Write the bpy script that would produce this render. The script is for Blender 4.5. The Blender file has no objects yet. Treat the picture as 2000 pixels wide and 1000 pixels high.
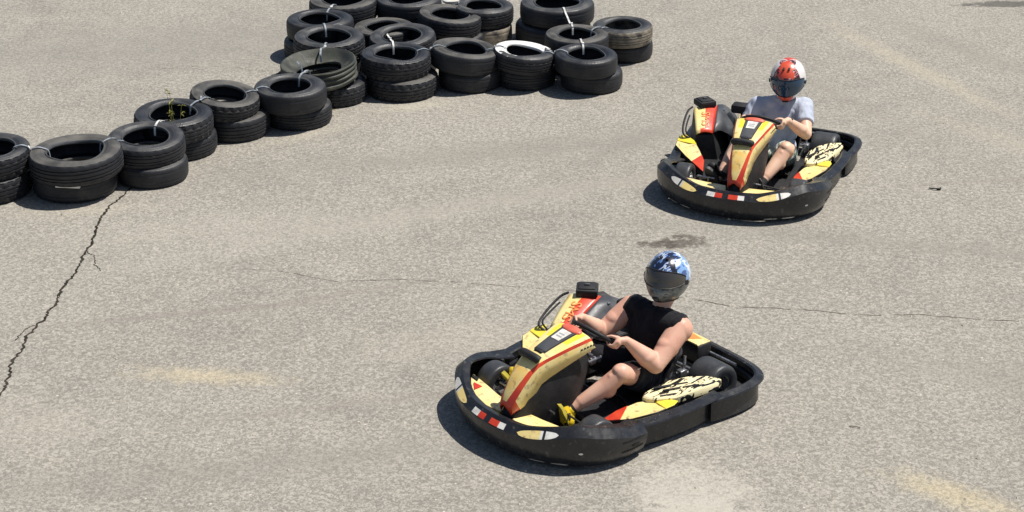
import bpy, bmesh, math, random
from mathutils import Vector, Matrix, noise
R = math.radians
V = Vector
scene = bpy.context.scene
COL = scene.collection

# ---------------------------------------------------------------- camera, sky, sun, exposure
cam_d = bpy.data.cameras.new('camera'); cam = bpy.data.objects.new('camera', cam_d); COL.objects.link(cam)
cam.location = (0, 0, 6.026); cam.rotation_euler = (R(90 - 24.29), 0, 0)
cam_d.sensor_width = 36; cam_d.lens = 67.02; cam_d.clip_start = .1; cam_d.clip_end = 2000
scene.camera = cam
SUN_EL = 63.5; SUN_AZ = V((.98, .19)).normalized()
world = bpy.data.worlds.new('World'); scene.world = world; world.use_nodes = True
wn = world.node_tree; bg = wn.nodes['Background']
sky = wn.nodes.new('ShaderNodeTexSky'); sky.sky_type = 'NISHITA'; sky.sun_disc = False
sky.sun_elevation = R(SUN_EL); sky.sun_rotation = math.atan2(SUN_AZ.x, SUN_AZ.y)
wn.links.new(sky.outputs[0], bg.inputs[0]); bg.inputs[1].default_value = .065
sun_d = bpy.data.lights.new('sun', 'SUN'); sun_d.energy = 4.8; sun_d.angle = R(.5); sun_d.color = (1, .955, .88)
sun = bpy.data.objects.new('sun', sun_d); COL.objects.link(sun)
sdir = V((SUN_AZ.x*math.cos(R(SUN_EL)), SUN_AZ.y*math.cos(R(SUN_EL)), math.sin(R(SUN_EL))))
sun.rotation_euler = sdir.to_track_quat('Z', 'Y').to_euler(); sun.location = (8, 16, 12)
vs = scene.view_settings; vs.view_transform = 'Standard'; vs.look = 'None'; vs.gamma = 1; vs.exposure = .2; vs.use_curve_mapping = False

# ---------------------------------------------------------------- materials
MATS = {}
def mat(name, col, rough=.5, spec=.5, col2=None, nscale=8, nlo=.4, nhi=.6, bump=0, bscale=60, metallic=0, coat=0, detail=4, dust=None, dscale=5, dlo=.5, dhi=.75, sheen=0):
    if name in MATS: return MATS[name]
    m = bpy.data.materials.new(name); m.use_nodes = True; MATS[name] = m
    nt = m.node_tree; b = nt.nodes['Principled BSDF']; N = nt.nodes.new; L = nt.links.new
    b.inputs['Roughness'].default_value = rough; b.inputs['Specular IOR Level'].default_value = spec
    b.inputs['Metallic'].default_value = metallic; b.inputs['Coat Weight'].default_value = coat
    b.inputs['Sheen Weight'].default_value = sheen
    tc = N('ShaderNodeTexCoord')
    def nz(scale, lo, hi, det=detail):
        t = N('ShaderNodeTexNoise'); t.inputs['Scale'].default_value = scale; t.inputs['Detail'].default_value = det
        L(tc.outputs['Object'], t.inputs['Vector'])
        mr = N('ShaderNodeMapRange'); mr.inputs[1].default_value = lo; mr.inputs[2].default_value = hi
        L(t.outputs[0], mr.inputs[0]); return mr.outputs[0]
    def mix(f, a, bb):
        mx = N('ShaderNodeMix'); mx.data_type = 'RGBA'; L(f, mx.inputs[0])
        for s, v in ((6, a), (7, bb)):
            if isinstance(v, tuple): mx.inputs[s].default_value = (*v, 1)
            else: L(v, mx.inputs[s])
        return mx.outputs[2]
    c2 = col2 or tuple(x*.82 for x in col)
    out = mix(nz(nscale, nlo, nhi), col, c2)
    if dust: out = mix(nz(dscale, dlo, dhi, 6), out, dust)
    L(out, b.inputs['Base Color'])
    rr = nz(nscale*2.3, .3, .7); ma = N('ShaderNodeMapRange'); L(rr, ma.inputs[0])
    ma.inputs[3].default_value = max(0, rough-.08); ma.inputs[4].default_value = min(1, rough+.1); L(ma.outputs[0], b.inputs['Roughness'])
    if bump:
        t = N('ShaderNodeTexNoise'); t.inputs['Scale'].default_value = bscale; t.inputs['Detail'].default_value = 4
        L(tc.outputs['Object'], t.inputs['Vector'])
        bp = N('ShaderNodeBump'); bp.inputs['Strength'].default_value = bump; bp.inputs['Distance'].default_value = .01
        L(t.outputs[0], bp.inputs['Height']); L(bp.outputs[0], b.inputs['Normal'])
    return m

RUB = mat('sidewall_rubber', (.034, .035, .038), .48, .45, (.052, .053, .055), 6, bump=.25, bscale=90, dust=(.11, .105, .096), dscale=7, dlo=.50, dhi=.82)
RUB2 = mat('sidewall_dusty', (.050, .049, .047), .62, .4, (.075, .072, .067), 5, bump=.3, bscale=80, dust=(.15, .14, .125), dscale=6, dlo=.46, dhi=.78)
RUB3 = mat('sidewall_dark', (.022, .023, .027), .42, .45, (.034, .035, .038), 6, bump=.25, bscale=90, dust=(.08, .077, .072), dscale=8, dlo=.54, dhi=.85)
BEAD = mat('bead_rubber_highlight', (.085, .088, .092), .40, .5, (.055, .056, .058), 9)  # worn lip, lightened further to paint in the highlight round the hole
RUBT = mat('tread_rubber_shaded', (.014, .0155, .020), .55, .4, (.019, .020, .024), 6, bump=.3, bscale=110, dust=(.055, .053, .050), dscale=8, dlo=.55, dhi=.9)  # darker than sidewalls; shade of tyre fronts and insides put into the colour
RUBB = mat('rubber_brown', (.16, .135, .105), .8, .3, (.05, .046, .044), 5, bump=.3, bscale=70, dust=(.30, .26, .20), dscale=9, dlo=.38, dhi=.62)
RUBG = mat('rubber_green', (.034, .036, .033), .6, .35, (.065, .068, .055), 6, bump=.3, bscale=60, dust=(.15, .15, .12), dscale=8, dlo=.55, dhi=.8)
SLICK = mat('slick_rubber', (.032, .035, .040), .42, .5, (.048, .050, .054), 9, bump=.15, bscale=120, dust=(.09, .085, .078), dscale=12, dlo=.55, dhi=.9)
PLAS = mat('black_plastic', (.013, .014, .017), .30, .5, (.024, .025, .028), 10, bump=.03, bscale=160, dust=(.10, .096, .09), dscale=30, dlo=.60, dhi=.78)
PLASM = mat('matt_black', (.014, .014, .016), .6, .4, (.024, .023, .025), 14, bump=.1, bscale=80)
GREYP = mat('grey_plastic', (.052, .057, .068), .42, .5, (.075, .078, .085), 8, bump=.05, dust=(.13, .125, .115), dscale=14, dlo=.55, dhi=.9)
CREAM = mat('cream_paint', (.90, .75, .34), .32, .5, (.86, .66, .25), 7, coat=.2, dust=(.40, .31, .18), dscale=22, dlo=.57, dhi=.72)
AMBER = mat('amber_paint', (.90, .58, .16), .32, .5, (.90, .70, .28), 9, coat=.2, dust=(.40, .26, .14), dscale=22, dlo=.57, dhi=.72)
YEL = mat('yellow_paint', (.86, .74, .05), .32, .5, (.82, .66, .06), 7, coat=.2, dust=(.5, .42, .18), dscale=16, dlo=.6, dhi=.85)
RED = mat('red_paint', (.70, .07, .025), .34, .5, (.55, .04, .02), 8, coat=.2, dust=(.36, .12, .07), dscale=18, dlo=.6, dhi=.85)
ORANGE = mat('orange_paint', (.88, .34, .10), .35, .5, (.80, .25, .06), 12)
WHITE = mat('white_paint', (.78, .77, .72), .45, .4, (.62, .60, .55), 12, dust=(.4, .37, .32), dscale=20, dlo=.58, dhi=.8)
STEEL = mat('steel', (.55, .55, .56), .32, .5, (.35, .35, .36), 20, metallic=.9)
DSTEEL = mat('dark_steel', (.06, .06, .062), .45, .5, (.10, .09, .08), 12, metallic=.5)
SKIN = mat('skin', (.76, .46, .34), .48, .4, (.67, .36, .26), 5, bump=.06, bscale=120)
SKIN2 = mat('skin_light', (.80, .53, .38), .48, .4, (.73, .44, .31), 5, bump=.06, bscale=120)
for s_ in (SKIN, SKIN2):
    b_ = s_.node_tree.nodes['Principled BSDF']; b_.inputs['Subsurface Weight'].default_value = .08; b_.inputs['Subsurface Radius'].default_value = (.02, .008, .004)
BCLOTH = mat('black_cloth', (.008, .008, .011), .85, .25, (.016, .015, .019), 10, bump=.5, bscale=14, detail=3, sheen=.1)
GCLOTH = mat('grey_cloth', (.50, .54, .63), .85, .2, (.42, .46, .56), 9, bump=.5, bscale=14, detail=3)
STRAP = mat('strap_grey', (.36, .39, .42), .5, .4, (.20, .23, .26), 25)
STRAPW = mat('strap_white', (.75, .75, .72), .5, .4, (.5, .5, .5), 25)
LEAF = mat('leaf', (.15, .17, .04), .6, .3, (.30, .26, .08), 30)
STRAW = mat('straw', (.55, .46, .22), .7, .2, (.40, .30, .14), 30)
FCRACK = mat('fine_crack_dirt', (.115, .104, .088), .95, .1, (.20, .18, .155), 3)
CRACK = mat('crack_dirt', (.022, .020, .017), .95, .1, (.05, .044, .036), 9)
DARKH = mat('hair', (.05, .03, .02), .7, .3)

def patch_mat(name, cols, scale, stretch=(1, 1, 1), rough=.35, bump=0, coat=0, detail=2):
    m = bpy.data.materials.new(name); m.use_nodes = True; nt = m.node_tree; b = nt.nodes['Principled BSDF']
    N = nt.nodes.new; L = nt.links.new
    tc = N('ShaderNodeTexCoord'); mp = N('ShaderNodeMapping'); mp.inputs['Scale'].default_value = stretch
    t = N('ShaderNodeTexNoise'); t.inputs['Scale'].default_value = scale; t.inputs['Detail'].default_value = detail
    L(tc.outputs['Object'], mp.inputs[0]); L(mp.outputs[0], t.inputs['Vector'])
    cr = N('ShaderNodeValToRGB'); cr.color_ramp.interpolation = 'CONSTANT' if len(cols) > 1 else 'LINEAR'
    e = cr.color_ramp.elements
    while len(e) < len(cols): e.new(.5)
    for i, (p, c) in enumerate(cols): e[i].position = p; e[i].color = (*c, 1)
    L(t.outputs[0], cr.inputs[0]); L(cr.outputs[0], b.inputs['Base Color'])
    b.inputs['Roughness'].default_value = rough; b.inputs['Coat Weight'].default_value = coat
    return m
H1STREAK = patch_mat('helmet_blue_streaks', [(0, (.012, .018, .05)), (.49, (.10, .19, .42)), (.56, (.55, .62, .74)), (.62, (.02, .035, .10))], 22, (.35, 1.6, 1), .25, coat=.5)
H1WHITE = patch_mat('helmet_white_swirl', [(0, (.06, .11, .28)), (.38, (.22, .38, .66)), (.46, (.66, .72, .80)), (.60, (.06, .10, .26))], 11, (.6, 1.2, 1.4), .25, coat=.5)
H1BLACK = mat('helmet_black', (.010, .011, .018), .22, .5, (.02, .02, .03), 8, coat=.5)
H1CHIN = patch_mat('helmet_chin_silver', [(0, (.03, .035, .035)), (.40, (.15, .17, .16)), (.58, (.22, .24, .22)), (.68, (.05, .06, .06))], 16, (1, 1, 2), .35, coat=.3)
H2RED = mat('helmet_red', (.72, .10, .045), .3, .5, (.62, .06, .035), 8, coat=.5)
H2SPECK = patch_mat('helmet_dark_flames', [(0, (.02, .015, .02)), (.44, (.30, .03, .03)), (.53, (.62, .50, .50)), (.58, (.06, .02, .03))], 30, (1, 1, 1), .3, coat=.5)
H2WHITE = mat('helmet_white', (.80, .78, .76), .3, .5, (.70, .66, .66), 10, coat=.5)
SHORT2 = patch_mat('patterned_shorts', [(0, (.08, .10, .12)), (.40, (.42, .52, .42)), (.5, (.74, .76, .72)), (.62, (.22, .34, .22))], 12, (1, 2.2, 1), .8, detail=3)
LIDP = patch_mat('lid_print', [(0, (.015, .015, .016)), (.45, (.86, .76, .46)), (.585, (.06, .04, .03)), (.64, (.80, .70, .42))], 8.5, (.9, 3.6, 1), .4, detail=2)
def visor_mat(name, col, rough, alpha):
    m = bpy.data.materials.new(name); m.use_nodes = True; nt = m.node_tree; b = nt.nodes['Principled BSDF']
    b.inputs['Base Color'].default_value = (*col, 1); b.inputs['Roughness'].default_value = rough; b.inputs['Coat Weight'].default_value = .6; b.inputs['Coat Roughness'].default_value = .08
    tc = nt.nodes.new('ShaderNodeTexCoord'); t = nt.nodes.new('ShaderNodeTexNoise'); t.inputs['Scale'].default_value = 9
    mr = nt.nodes.new('ShaderNodeMapRange'); mr.inputs[3].default_value = alpha-.05; mr.inputs[4].default_value = min(1, alpha+.06)
    nt.links.new(tc.outputs['Object'], t.inputs['Vector']); nt.links.new(t.outputs[0], mr.inputs[0]); nt.links.new(mr.outputs[0], b.inputs['Alpha'])
    return m
VIS1 = visor_mat('smoked_visor', (.060, .055, .050), .16, .92)
VIS2 = visor_mat('blue_visor', (.008, .05, .11), .08, .95)

# ---------------------------------------------------------------- mesh helpers
class MB:
    def __init__(s): s.v = []; s.f = []; s.m = []
    def add(s, vs, fs, m=0):
        o = len(s.v); s.v += [tuple(p) for p in vs]; s.f += [tuple(i+o for i in f) for f in fs]
        s.m += (m if isinstance(m, list) else [m]*len(fs)); return s
    def loft(s, rings, m=0, closed=True, loop=False, caps=True, mf=None):
        n = len(rings[0]); k = len(rings); vs = [p for r in rings for p in r]; fs = []; ms = []
        for i in range(k if loop else k-1):
            j = (i+1) % k
            for a in range(n if closed else n-1):
                b = (a+1) % n
                fs.append((i*n+a, i*n+b, j*n+b, j*n+a)); ms.append(mf(i, a) if mf else m)
        if caps and not loop and closed:
            fs.append(tuple(range(n))[::-1]); fs.append(tuple((k-1)*n+a for a in range(n))); ms += [mf(0, 0) if mf else m, mf(k-2, 0) if mf else m]
        return s.add(vs, fs, ms)
    def tube(s, pts, r, n=8, m=0, loop=False, caps=True):
        pts = [V(p) for p in pts]; rings = []; k = len(pts); prev = None
        rr = r if isinstance(r, (list, tuple)) else [r]*k
        for i, p in enumerate(pts):
            t = (pts[(i+1) % k]-pts[i-1]) if loop else (pts[min(i+1, k-1)]-pts[max(i-1, 0)])
            t.normalize()
            a = prev if prev is not None else (V((0, 0, 1)) if abs(t.z) < .9 else V((1, 0, 0)))
            a = (a-t*a.dot(t)).normalized(); prev = a; b = t.cross(a)
            rings.append([p+(a*math.cos(x)+b*math.sin(x))*rr[i] for x in (2*math.pi*q/n for q in range(n))])
        return s.loft(rings, m, loop=loop, caps=caps)
    def cone(s, a, b, ra, rb, n=20, round=True, sq=(1, 1)):
        a = V(a); b = V(b); t = (b-a).normalized(); u = (V((0, 0, 1)) if abs(t.z) < .9 else V((1, 0, 0))); u = (u-t*u.dot(t)).normalized(); w = t.cross(u)
        prof = []
        if round: prof += [(a-t*ra*math.cos(x), max(1e-4, ra*math.sin(x))) for x in (.05, .35, .7, 1.05, 1.35)]
        prof += [(a, ra), ((a+b)/2, (ra+rb)/2), (b, rb)]
        if round: prof += [(b+t*rb*math.cos(x), max(1e-4, rb*math.sin(x))) for x in (1.35, 1.05, .7, .35, .05)]
        return s.loft([[c+(u*math.cos(q)*sq[0]+w*math.sin(q)*sq[1])*r for q in (2*math.pi*i/n for i in range(n))] for c, r in prof])
    def ell(s, c, r, rot=None, n=20, k=12):
        c = V(c); rot = rot or Matrix.Identity(3); rings = []
        for i in range(k+1):
            f = -math.pi/2+.06+(math.pi-.12)*i/k
            rings.append([c+rot @ V((r[0]*math.cos(f)*math.cos(q), r[1]*math.cos(f)*math.sin(q), r[2]*math.sin(f))) for q in (2*math.pi*j/n for j in range(n))])
        return s.loft(rings)
    def box(s, c, size, rot=None, bev=.006, m=0):
        bm = bmesh.new(); bmesh.ops.create_cube(bm, size=1); bmesh.ops.scale(bm, vec=V(size), verts=bm.verts)
        if bev: bmesh.ops.bevel(bm, geom=bm.edges[:], offset=min(bev, min(size)*.45), segments=2, profile=.5, affect='EDGES')
        bm.verts.index_update(); rot = rot or Matrix.Identity(3)
        s.add([V(c)+rot @ v.co for v in bm.verts], [[v.index for v in f.verts] for f in bm.faces], m); bm.free(); return s
    def prism(s, top, thick, m=0, bev=.008, side=None):
        # top: list of 3D points (counter-clockwise), thickened downwards, chamfered rim
        c = sum((V(p) for p in top), V())/len(top); n = len(top)
        ins = [V(p)+(c-V(p)).normalized()*bev for p in top]
        mid = [V(p)-V((0, 0, bev*.8)) for p in top]; bot = [V(p)-V((0, 0, thick)) for p in top]
        rings = [bot, mid, ins]
        o = len(s.v); s.loft(rings, m if side is None else side, caps=False)
        s.add(ins+[c+V((0, 0, .002))], [(i, (i+1) % n, n) for i in range(n)], m); s.add(bot, [tuple(range(n))[::-1]], m)
        return s
    def build(s, name, mats, parent=None, angle=40, smooth=True):
        me = bpy.data.meshes.new(name); me.from_pydata(s.v, [], s.f); me.update()
        for mm in (mats if isinstance(mats, (list, tuple)) else [mats]): me.materials.append(mm)
        me.polygons.foreach_set('material_index', s.m)
        bm = bmesh.new(); bm.from_mesh(me); bmesh.ops.recalc_face_normals(bm, faces=bm.faces); bm.to_mesh(me); bm.free()
        if smooth:
            me.polygons.foreach_set('use_smooth', [True]*len(me.polygons)); me.set_sharp_from_angle(angle=R(angle))
        o = bpy.data.objects.new(name, me); COL.objects.link(o)
        if parent: o.parent = parent
        return o
def tag(o, label=None, cat=None, group=None, kind=None):
    if label: o['label'] = label
    if cat: o['category'] = cat
    if group: o['group'] = group
    if kind: o['kind'] = kind
    return o
def empty(name, loc, rz=0):
    o = bpy.data.objects.new(name, None); COL.objects.link(o); o.location = loc; o.rotation_euler = (0, 0, rz); o.empty_display_size = .2; return o
def spline(pts, n):
    P = [V(p) for p in pts]; out = []; k = len(P)
    P = [P[0]*2-P[1]]+P+[P[-1]*2-P[-2]]
    for i in range(n):
        t = i/(n-1)*(k-1); j = min(int(t), k-2); t -= j; a, b, c, d = P[j:j+4]
        out.append(.5*((2*b)+(-a+c)*t+(2*a-5*b+4*c-d)*t*t+(-a+3*b-3*c+d)*t**3))
    return out
def lerp(tab, x):
    for (x0, y0), (x1, y1) in zip(tab, tab[1:]):
        if x <= x1: return y0+(y1-y0)*max(0, (x-x0))/(x1-x0)
    return tab[-1][1]

# ---------------------------------------------------------------- ground
def ground_material():
    m = bpy.data.materials.new('asphalt'); m.use_nodes = True; nt = m.node_tree; b = nt.nodes['Principled BSDF']
    N = nt.nodes.new; L = nt.links.new
    tc = N('ShaderNodeTexCoord'); P = tc.outputs['Object']
    def noise_(sc, det=4, rough=.5, dist=0):
        t = N('ShaderNodeTexNoise'); t.inputs['Scale'].default_value = sc; t.inputs['Detail'].default_value = det
        t.inputs['Roughness'].default_value = rough; t.inputs['Distortion'].default_value = dist; L(P, t.inputs['Vector']); return t.outputs[0]
    def rng(x, a, b_, c=0, d=1):
        r = N('ShaderNodeMapRange'); r.inputs[1].default_value = a; r.inputs[2].default_value = b_; r.inputs[3].default_value = c; r.inputs[4].default_value = d
        L(x, r.inputs[0]); return r.outputs[0]
    def mth(op, x, y):
        q = N('ShaderNodeMath'); q.operation = op
        for i, vv in enumerate((x, y)):
            if isinstance(vv, (int, float)): q.inputs[i].default_value = vv
            else: L(vv, q.inputs[i])
        return q.outputs[0]
    def mix(f, a, bb, bl='MIX'):
        mx = N('ShaderNodeMix'); mx.data_type = 'RGBA'; mx.blend_type = bl
        if isinstance(f, (int, float)): mx.inputs[0].default_value = f
        else: L(f, mx.inputs[0])
        for s, v in ((6, a), (7, bb)):
            if isinstance(v, tuple): mx.inputs[s].default_value = (*v, 1)
            else: L(v, mx.inputs[s])
        return mx.outputs[2]
    big = noise_(.33, 6, .6, .4); med = noise_(2.6, 6, .65, .3); fine = noise_(38, 4, .65, 1.1); grit = noise_(100, 3, .6)
    c = mix(rng(big, .35, .65), (.345, .322, .281), (.235, .220, .196))
    c = mix(rng(med, .35, .7), c, (.365, .340, .292))
    c = mix(mth('MULTIPLY', rng(fine, .42, .60), .70), c, (.165, .152, .132))
    c = mix(mth('MULTIPLY', rng(fine, .52, .36), .60), c, (.46, .43, .375))
    c = mix(mth('MULTIPLY', rng(grit, .60, .72), .55), c, (.52, .47, .38))
    c = mix(mth('MULTIPLY', rng(grit, .42, .30), .6), c, (.13, .115, .10))
    vo = N('ShaderNodeTexVoronoi'); vo.inputs['Scale'].default_value = 11; L(P, vo.inputs['Vector'])
    chip = mth('MULTIPLY', rng(vo.outputs['Distance'], .10, .06), rng(noise_(2.3, 2), .50, .56))
    c = mix(chip, c, (.58, .53, .44))
    # worn or stained places, and one plain dark far patch: (x, y, half length, half width, angle, colour, strength)
    spots = [(-2.08, 11.40, .52, .13, -8, (.52, .44, .29), .75), (1.08, 9.90, .40, .36, -30, (.455, .425, .365), 1.0), (1.15, 9.55, .42, .34, -40, (.455, .425, .365), 1.0), (2.70, 9.83, .48, .15, -38, (.55, .46, .28), .7),
             (.95, 10.9, .5, .35, 20, (.42, .38, .31), .5), (1.13, 13.58, .18, .08, 5, (.075, .066, .056), 1.15), (1.33, 13.62, .22, .13, 10, (.075, .066, .056), 1.15), (5.45, 20.02, .55, .12, 2, (.045, .044, .042), 1),
             (-.9, 16.75, .4, .12, 20, (.46, .42, .34), .8), (-1.9, 15.95, .5, .12, 35, (.46, .42, .34), .6), (-3.5, 14.25, .7, .12, 8, (.44, .40, .33), .6),
             (3.95, 17.9, 1.7, .16, -66, (.44, .39, .30), .7), (4.35, 15.9, .9, .2, -50, (.42, .38, .30), .5), (-2.3, 12.35, 1.3, .06, 12, (.23, .20, .175), .55), (-1.2, 12.7, .9, .05, 20, (.23, .20, .175), .5),
             (4.1, 14.9, .9, .05, 8, (.22, .19, .17), .5), (-1.0, 11.0, 1.6, .09, 14, (.25, .22, .19), .4), (.2, 14.6, 2.2, .16, 22, (.265, .235, .20), .5), (3.0, 17.2, 2.4, .14, -62, (.27, .24, .205), .45), (-.3, 11.9, .8, .3, 5, (.42, .38, .31), .45), (-3.2, 10.7, .6, .4, 5, (.43, .39, .33), .5),
             (-3.2, 18.6, 3.2, .9, 10, (.235, .225, .205), .6), (.0, 15.6, 2.6, .28, 14, (.225, .208, .182), .6), (2.9, 13.6, 2.6, .16, -12, (.225, .208, .182), .5), (-1.6, 10.2, 2.4, .22, 10, (.23, .212, .185), .5), (1.5, 16.3, 1.9, .14, 48, (.22, .204, .18), .5), (3.6, 11.2, 1.6, .30, -25, (.24, .22, .19), .45), (-.6, 14.2, 3.0, .20, 24, (.40, .372, .318), .5), (-2.2, 13.9, 1.5, .3, 12, (.40, .37, .315), .45), (4.6, 18.4, 1.5, .22, -58, (.23, .212, .185), .5)]
    warp = noise_(5, 4, .6); warp2 = noise_(16, 3, .6)
    for (x, y, a, w, ang, col, st) in spots:
        mp = N('ShaderNodeMapping'); mp.vector_type = 'TEXTURE'; mp.inputs['Location'].default_value = (x, y, 0); mp.inputs['Rotation'].default_value = (0, 0, R(ang)); mp.inputs['Scale'].default_value = (a, w, 1)
        L(P, mp.inputs[0]); ln = N('ShaderNodeVectorMath'); ln.operation = 'LENGTH'; L(mp.outputs[0], ln.inputs[0])
        d = mth('ADD', mth('ADD', ln.outputs['Value'], mth('MULTIPLY', mth('SUBTRACT', warp, .5), 1.6)), mth('MULTIPLY', mth('SUBTRACT', warp2, .5), 1.0))
        soft = .2 if sum(col) < .4 else (.3 if st >= 1 else .75)
        k = mth('MULTIPLY', rng(d, 1.0+soft*.4, 1.0-soft), st*.85)
        k = mth('MULTIPLY', k, rng(fine, .62, .40, .45, 1))
        if sum(col) < .31 and x < 3: k = mth('MULTIPLY', k, rng(noise_(14, 5, .7), .38, .50))
        c = mix(k, c, col)
    L(c, b.inputs['Base Color']); b.inputs['Roughness'].default_value = .9; b.inputs['Specular IOR Level'].default_value = .25
    bp = N('ShaderNodeBump'); bp.inputs['Strength'].default_value = .5; bp.inputs['Distance'].default_value = .008
    L(mth('ADD', mth('MULTIPLY', fine, .9), mth('MULTIPLY', grit, .5)), bp.inputs['Height']); L(bp.outputs[0], b.inputs['Normal'])
    return m
G = MB(); S = 600
G.add([(-S, -S, 0), (S, -S, 0), (S, S, 0), (-S, S, 0)], [(0, 1, 2, 3)])
ground = tag(G.build('ground', ground_material(), smooth=False), 'pale worn asphalt of the kart track', kind='structure')
rnd = random.Random(4)
def crack(pts, w, seed, jag, mt=CRACK, gap=0):
    r = random.Random(seed); P = spline([(x, y, 0) for x, y in pts], len(pts)*11); L_ = []; R_ = []; off = 0
    for i, p in enumerate(P):
        t = (P[min(i+1, len(P)-1)]-P[max(i-1, 0)]).normalized(); n = V((-t.y, t.x, 0))
        off = off*.6+r.uniform(-jag, jag); ww = w*r.uniform(.45, 1.25)*(.15 if i in (0, len(P)-1) else 1)
        L_.append(p+n*(off+ww/2)+V((0, 0, .003))); R_.append(p+n*(off-ww/2)+V((0, 0, .003)))
    m = MB(); m.add(L_+R_, [(i, i+1, len(P)+i+1, len(P)+i) for i in range(len(P)-1) if not gap or noise.noise(V((i*.21, seed, 0))) > -gap])
    return m.build('crack', mt, ground, smooth=False)
crack([(-3.17, 14.78), (-3.25, 14.42), (-3.3, 14.24), (-3.3, 13.95), (-3.29, 13.6), (-3.29, 13.3), (-3.28, 13.02), (-3.32, 12.8), (-3.33, 12.49), (-3.35, 12.28), (-3.4, 12.04), (-3.4, 11.76), (-3.41, 11.53), (-3.39, 11.31), (-3.38, 11.09), (-3.42, 10.5), (-3.4, 9.6)], .021, 1, .012)
crack([(.9, 12.66), (1.29, 12.6), (1.56, 12.47), (1.93, 12.42), (2.22, 12.39), (2.58, 12.32), (2.95, 12.32), (3.3, 12.26), (3.66, 12.21), (4.4, 12.1)], .0075, 2, .007, FCRACK, .22)
crack([(-2.02, 13.12), (-1.7, 13.05), (-1.3, 12.89), (-.92, 12.92), (-.53, 12.89), (-.15, 12.83), (.3, 12.75), (.6, 12.70)], .0048, 3, .007, FCRACK, .12)
crack([(-1.95, 18.0), (-2.4, 17.75), (-2.9, 17.9), (-3.5, 17.8)], .004, 5, .012, FCRACK, .12)
crack([(-3.29, 13.45), (-3.20, 13.33), (-3.17, 13.18), (-3.09, 13.08)], .007, 7, .008)
crack([(-3.36, 12.2), (-3.45, 12.05), (-3.47, 11.9)], .007, 8, .008)
# loose grit lying on the asphalt
gm = MB()
for i in range(900):
    x = rnd.uniform(-4.6, 5.2); y = 9.3+rnd.random()**1.3*10.5; s = rnd.uniform(.004, .011)*(1.5 if rnd.random() < .1 else 1)
    a = rnd.uniform(0, 6.28)
    vs_ = [(x+s*math.cos(a+q*1.57)*rnd.uniform(.7, 1.3), y+s*math.sin(a+q*1.57)*rnd.uniform(.7, 1.3), .001) for q in range(4)]+[(x+rnd.uniform(-.3, .3)*s, y+rnd.uniform(-.3, .3)*s, s*.9)]
    gm.add(vs_, [(0, 1, 4), (1, 2, 4), (2, 3, 4), (3, 0, 4)])
tag(gm.build('grit', mat('grit_stone', (.52, .47, .40), .85, .2, (.34, .30, .26), 3), smooth=False), 'pale loose grit scattered over the asphalt', 'grit', kind='stuff')

# ---------------------------------------------------------------- tyre wall
def tyre_mesh(Rr, w, seed, style, bead=.585):
    r = random.Random(seed); n = 104
    gr = .0 if style == 'worn' else .022
    top = [(bead+.015, .80), (bead-.004, .85), (bead-.002, .905), (bead+.012, .945), (bead+.030, .948), (bead+.048, .905), (.665, .920), (.70, .965), (.72, .985), (.735, .982), (.75, .992), (.81, 1.0), (.855, .99), (.862, .980), (.90, .968), (.925, .945), (.938, .950), (.955, .932), (.970, .90), (.984, .855), (.992, .80), (.995, .745), (.993-gr, .735), (.993-gr, .70), (.996, .69), (1, .62), (1-gr, .61), (1-gr, .57), (1, .56), (1, .5)]
    if style == 'bowl':   # a cut-open, worn-out casing: wide rim, folds outside
        top = [(bead+.02, .44), (bead, .50), (bead+.01, .54), (bead+.05, .55), (.72, .62), (.80, .74), (.87, .88), (.92, .96), (.955, 1.0), (.985, .985), (1.0, .94), (.985, .88), (.955, .84), (.97, .80), (1.0, .76), (1.005, .70), (.98, .65), (.955, .62), (.97, .58), (1.0, .53), (1.0, .48)]
        bot = [(.975, .43), (.95, .38), (.97, .33), (1.0, .28), (1.0, .2), (.97, .12), (.9, .05), (.8, .02), (.7, .05), (bead+.03, .12), (bead, .2), (bead+.03, .26), (.75, .22), (.86, .3), (.9, .45), (.86, .55), (.76, .48), (.66, .44)]
        prof = top+bot
    else:
        inner = [(.67, .845), (.79, .925), (.89, .88), (.935, .76), (.95, .5)]
        out = top+[(a, 1-b) for a, b in reversed(top[:-1])]
        inn = [(a, 1-b) for a, b in inner]+[(a, b) for a, b in reversed(inner[:-1])]
        prof = out+inn
    # slow sag and out-of-round of an old casing
    k = [(r.uniform(-1, 1), r.uniform(0, 6.28)) for _ in range(4)]
    m = MB(); rings = []
    notch = style == 'lug'
    for i in range(n):
        q = 2*math.pi*i/n
        sag = (k[0][0]*math.cos(2*q+k[0][1])*.065+k[1][0]*math.cos(3*q+k[1][1])*.03)
        oval = 1+k[2][0]*.018*math.cos(2*q+k[2][1])
        ring = []
        for a, b in prof:
            rr = a*Rr*oval; z = b
            f = max(0, (1-a)/(1-bead))                                  # strongest at the bead
            z += sag*f*(1.1 if b > .5 else .5); rr *= 1+k[3][0]*.05*f*math.cos(2*q+k[3][1])
            if a > .955 and (b > .735 or b < .265) and style != 'bowl' and style != 'worn' and (i % 4 < (2 if notch else 1)): rr -= Rr*(.030 if notch else .014)
            elif a > .985 and style == 'lug' and (i+1) % 4 == 0: rr -= Rr*.012
            if style == 'bowl': z += .02*math.sin(7*q+seed)*max(0, a-.9)*6; rr *= 1+.008*math.sin(5*q+b*9)
            ring.append((rr*math.cos(q), rr*math.sin(q), max(0, z)*w))
        rings.append(ring)
    no = len(prof) if style == 'bowl' else len(out)
    m.loft(rings, loop=True, mf=lambda i, a: 1 if (prof[a][0] > .952 or a >= no) else (2 if 1 <= a <= 3 and style != 'bowl' else 0)); return m
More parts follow.
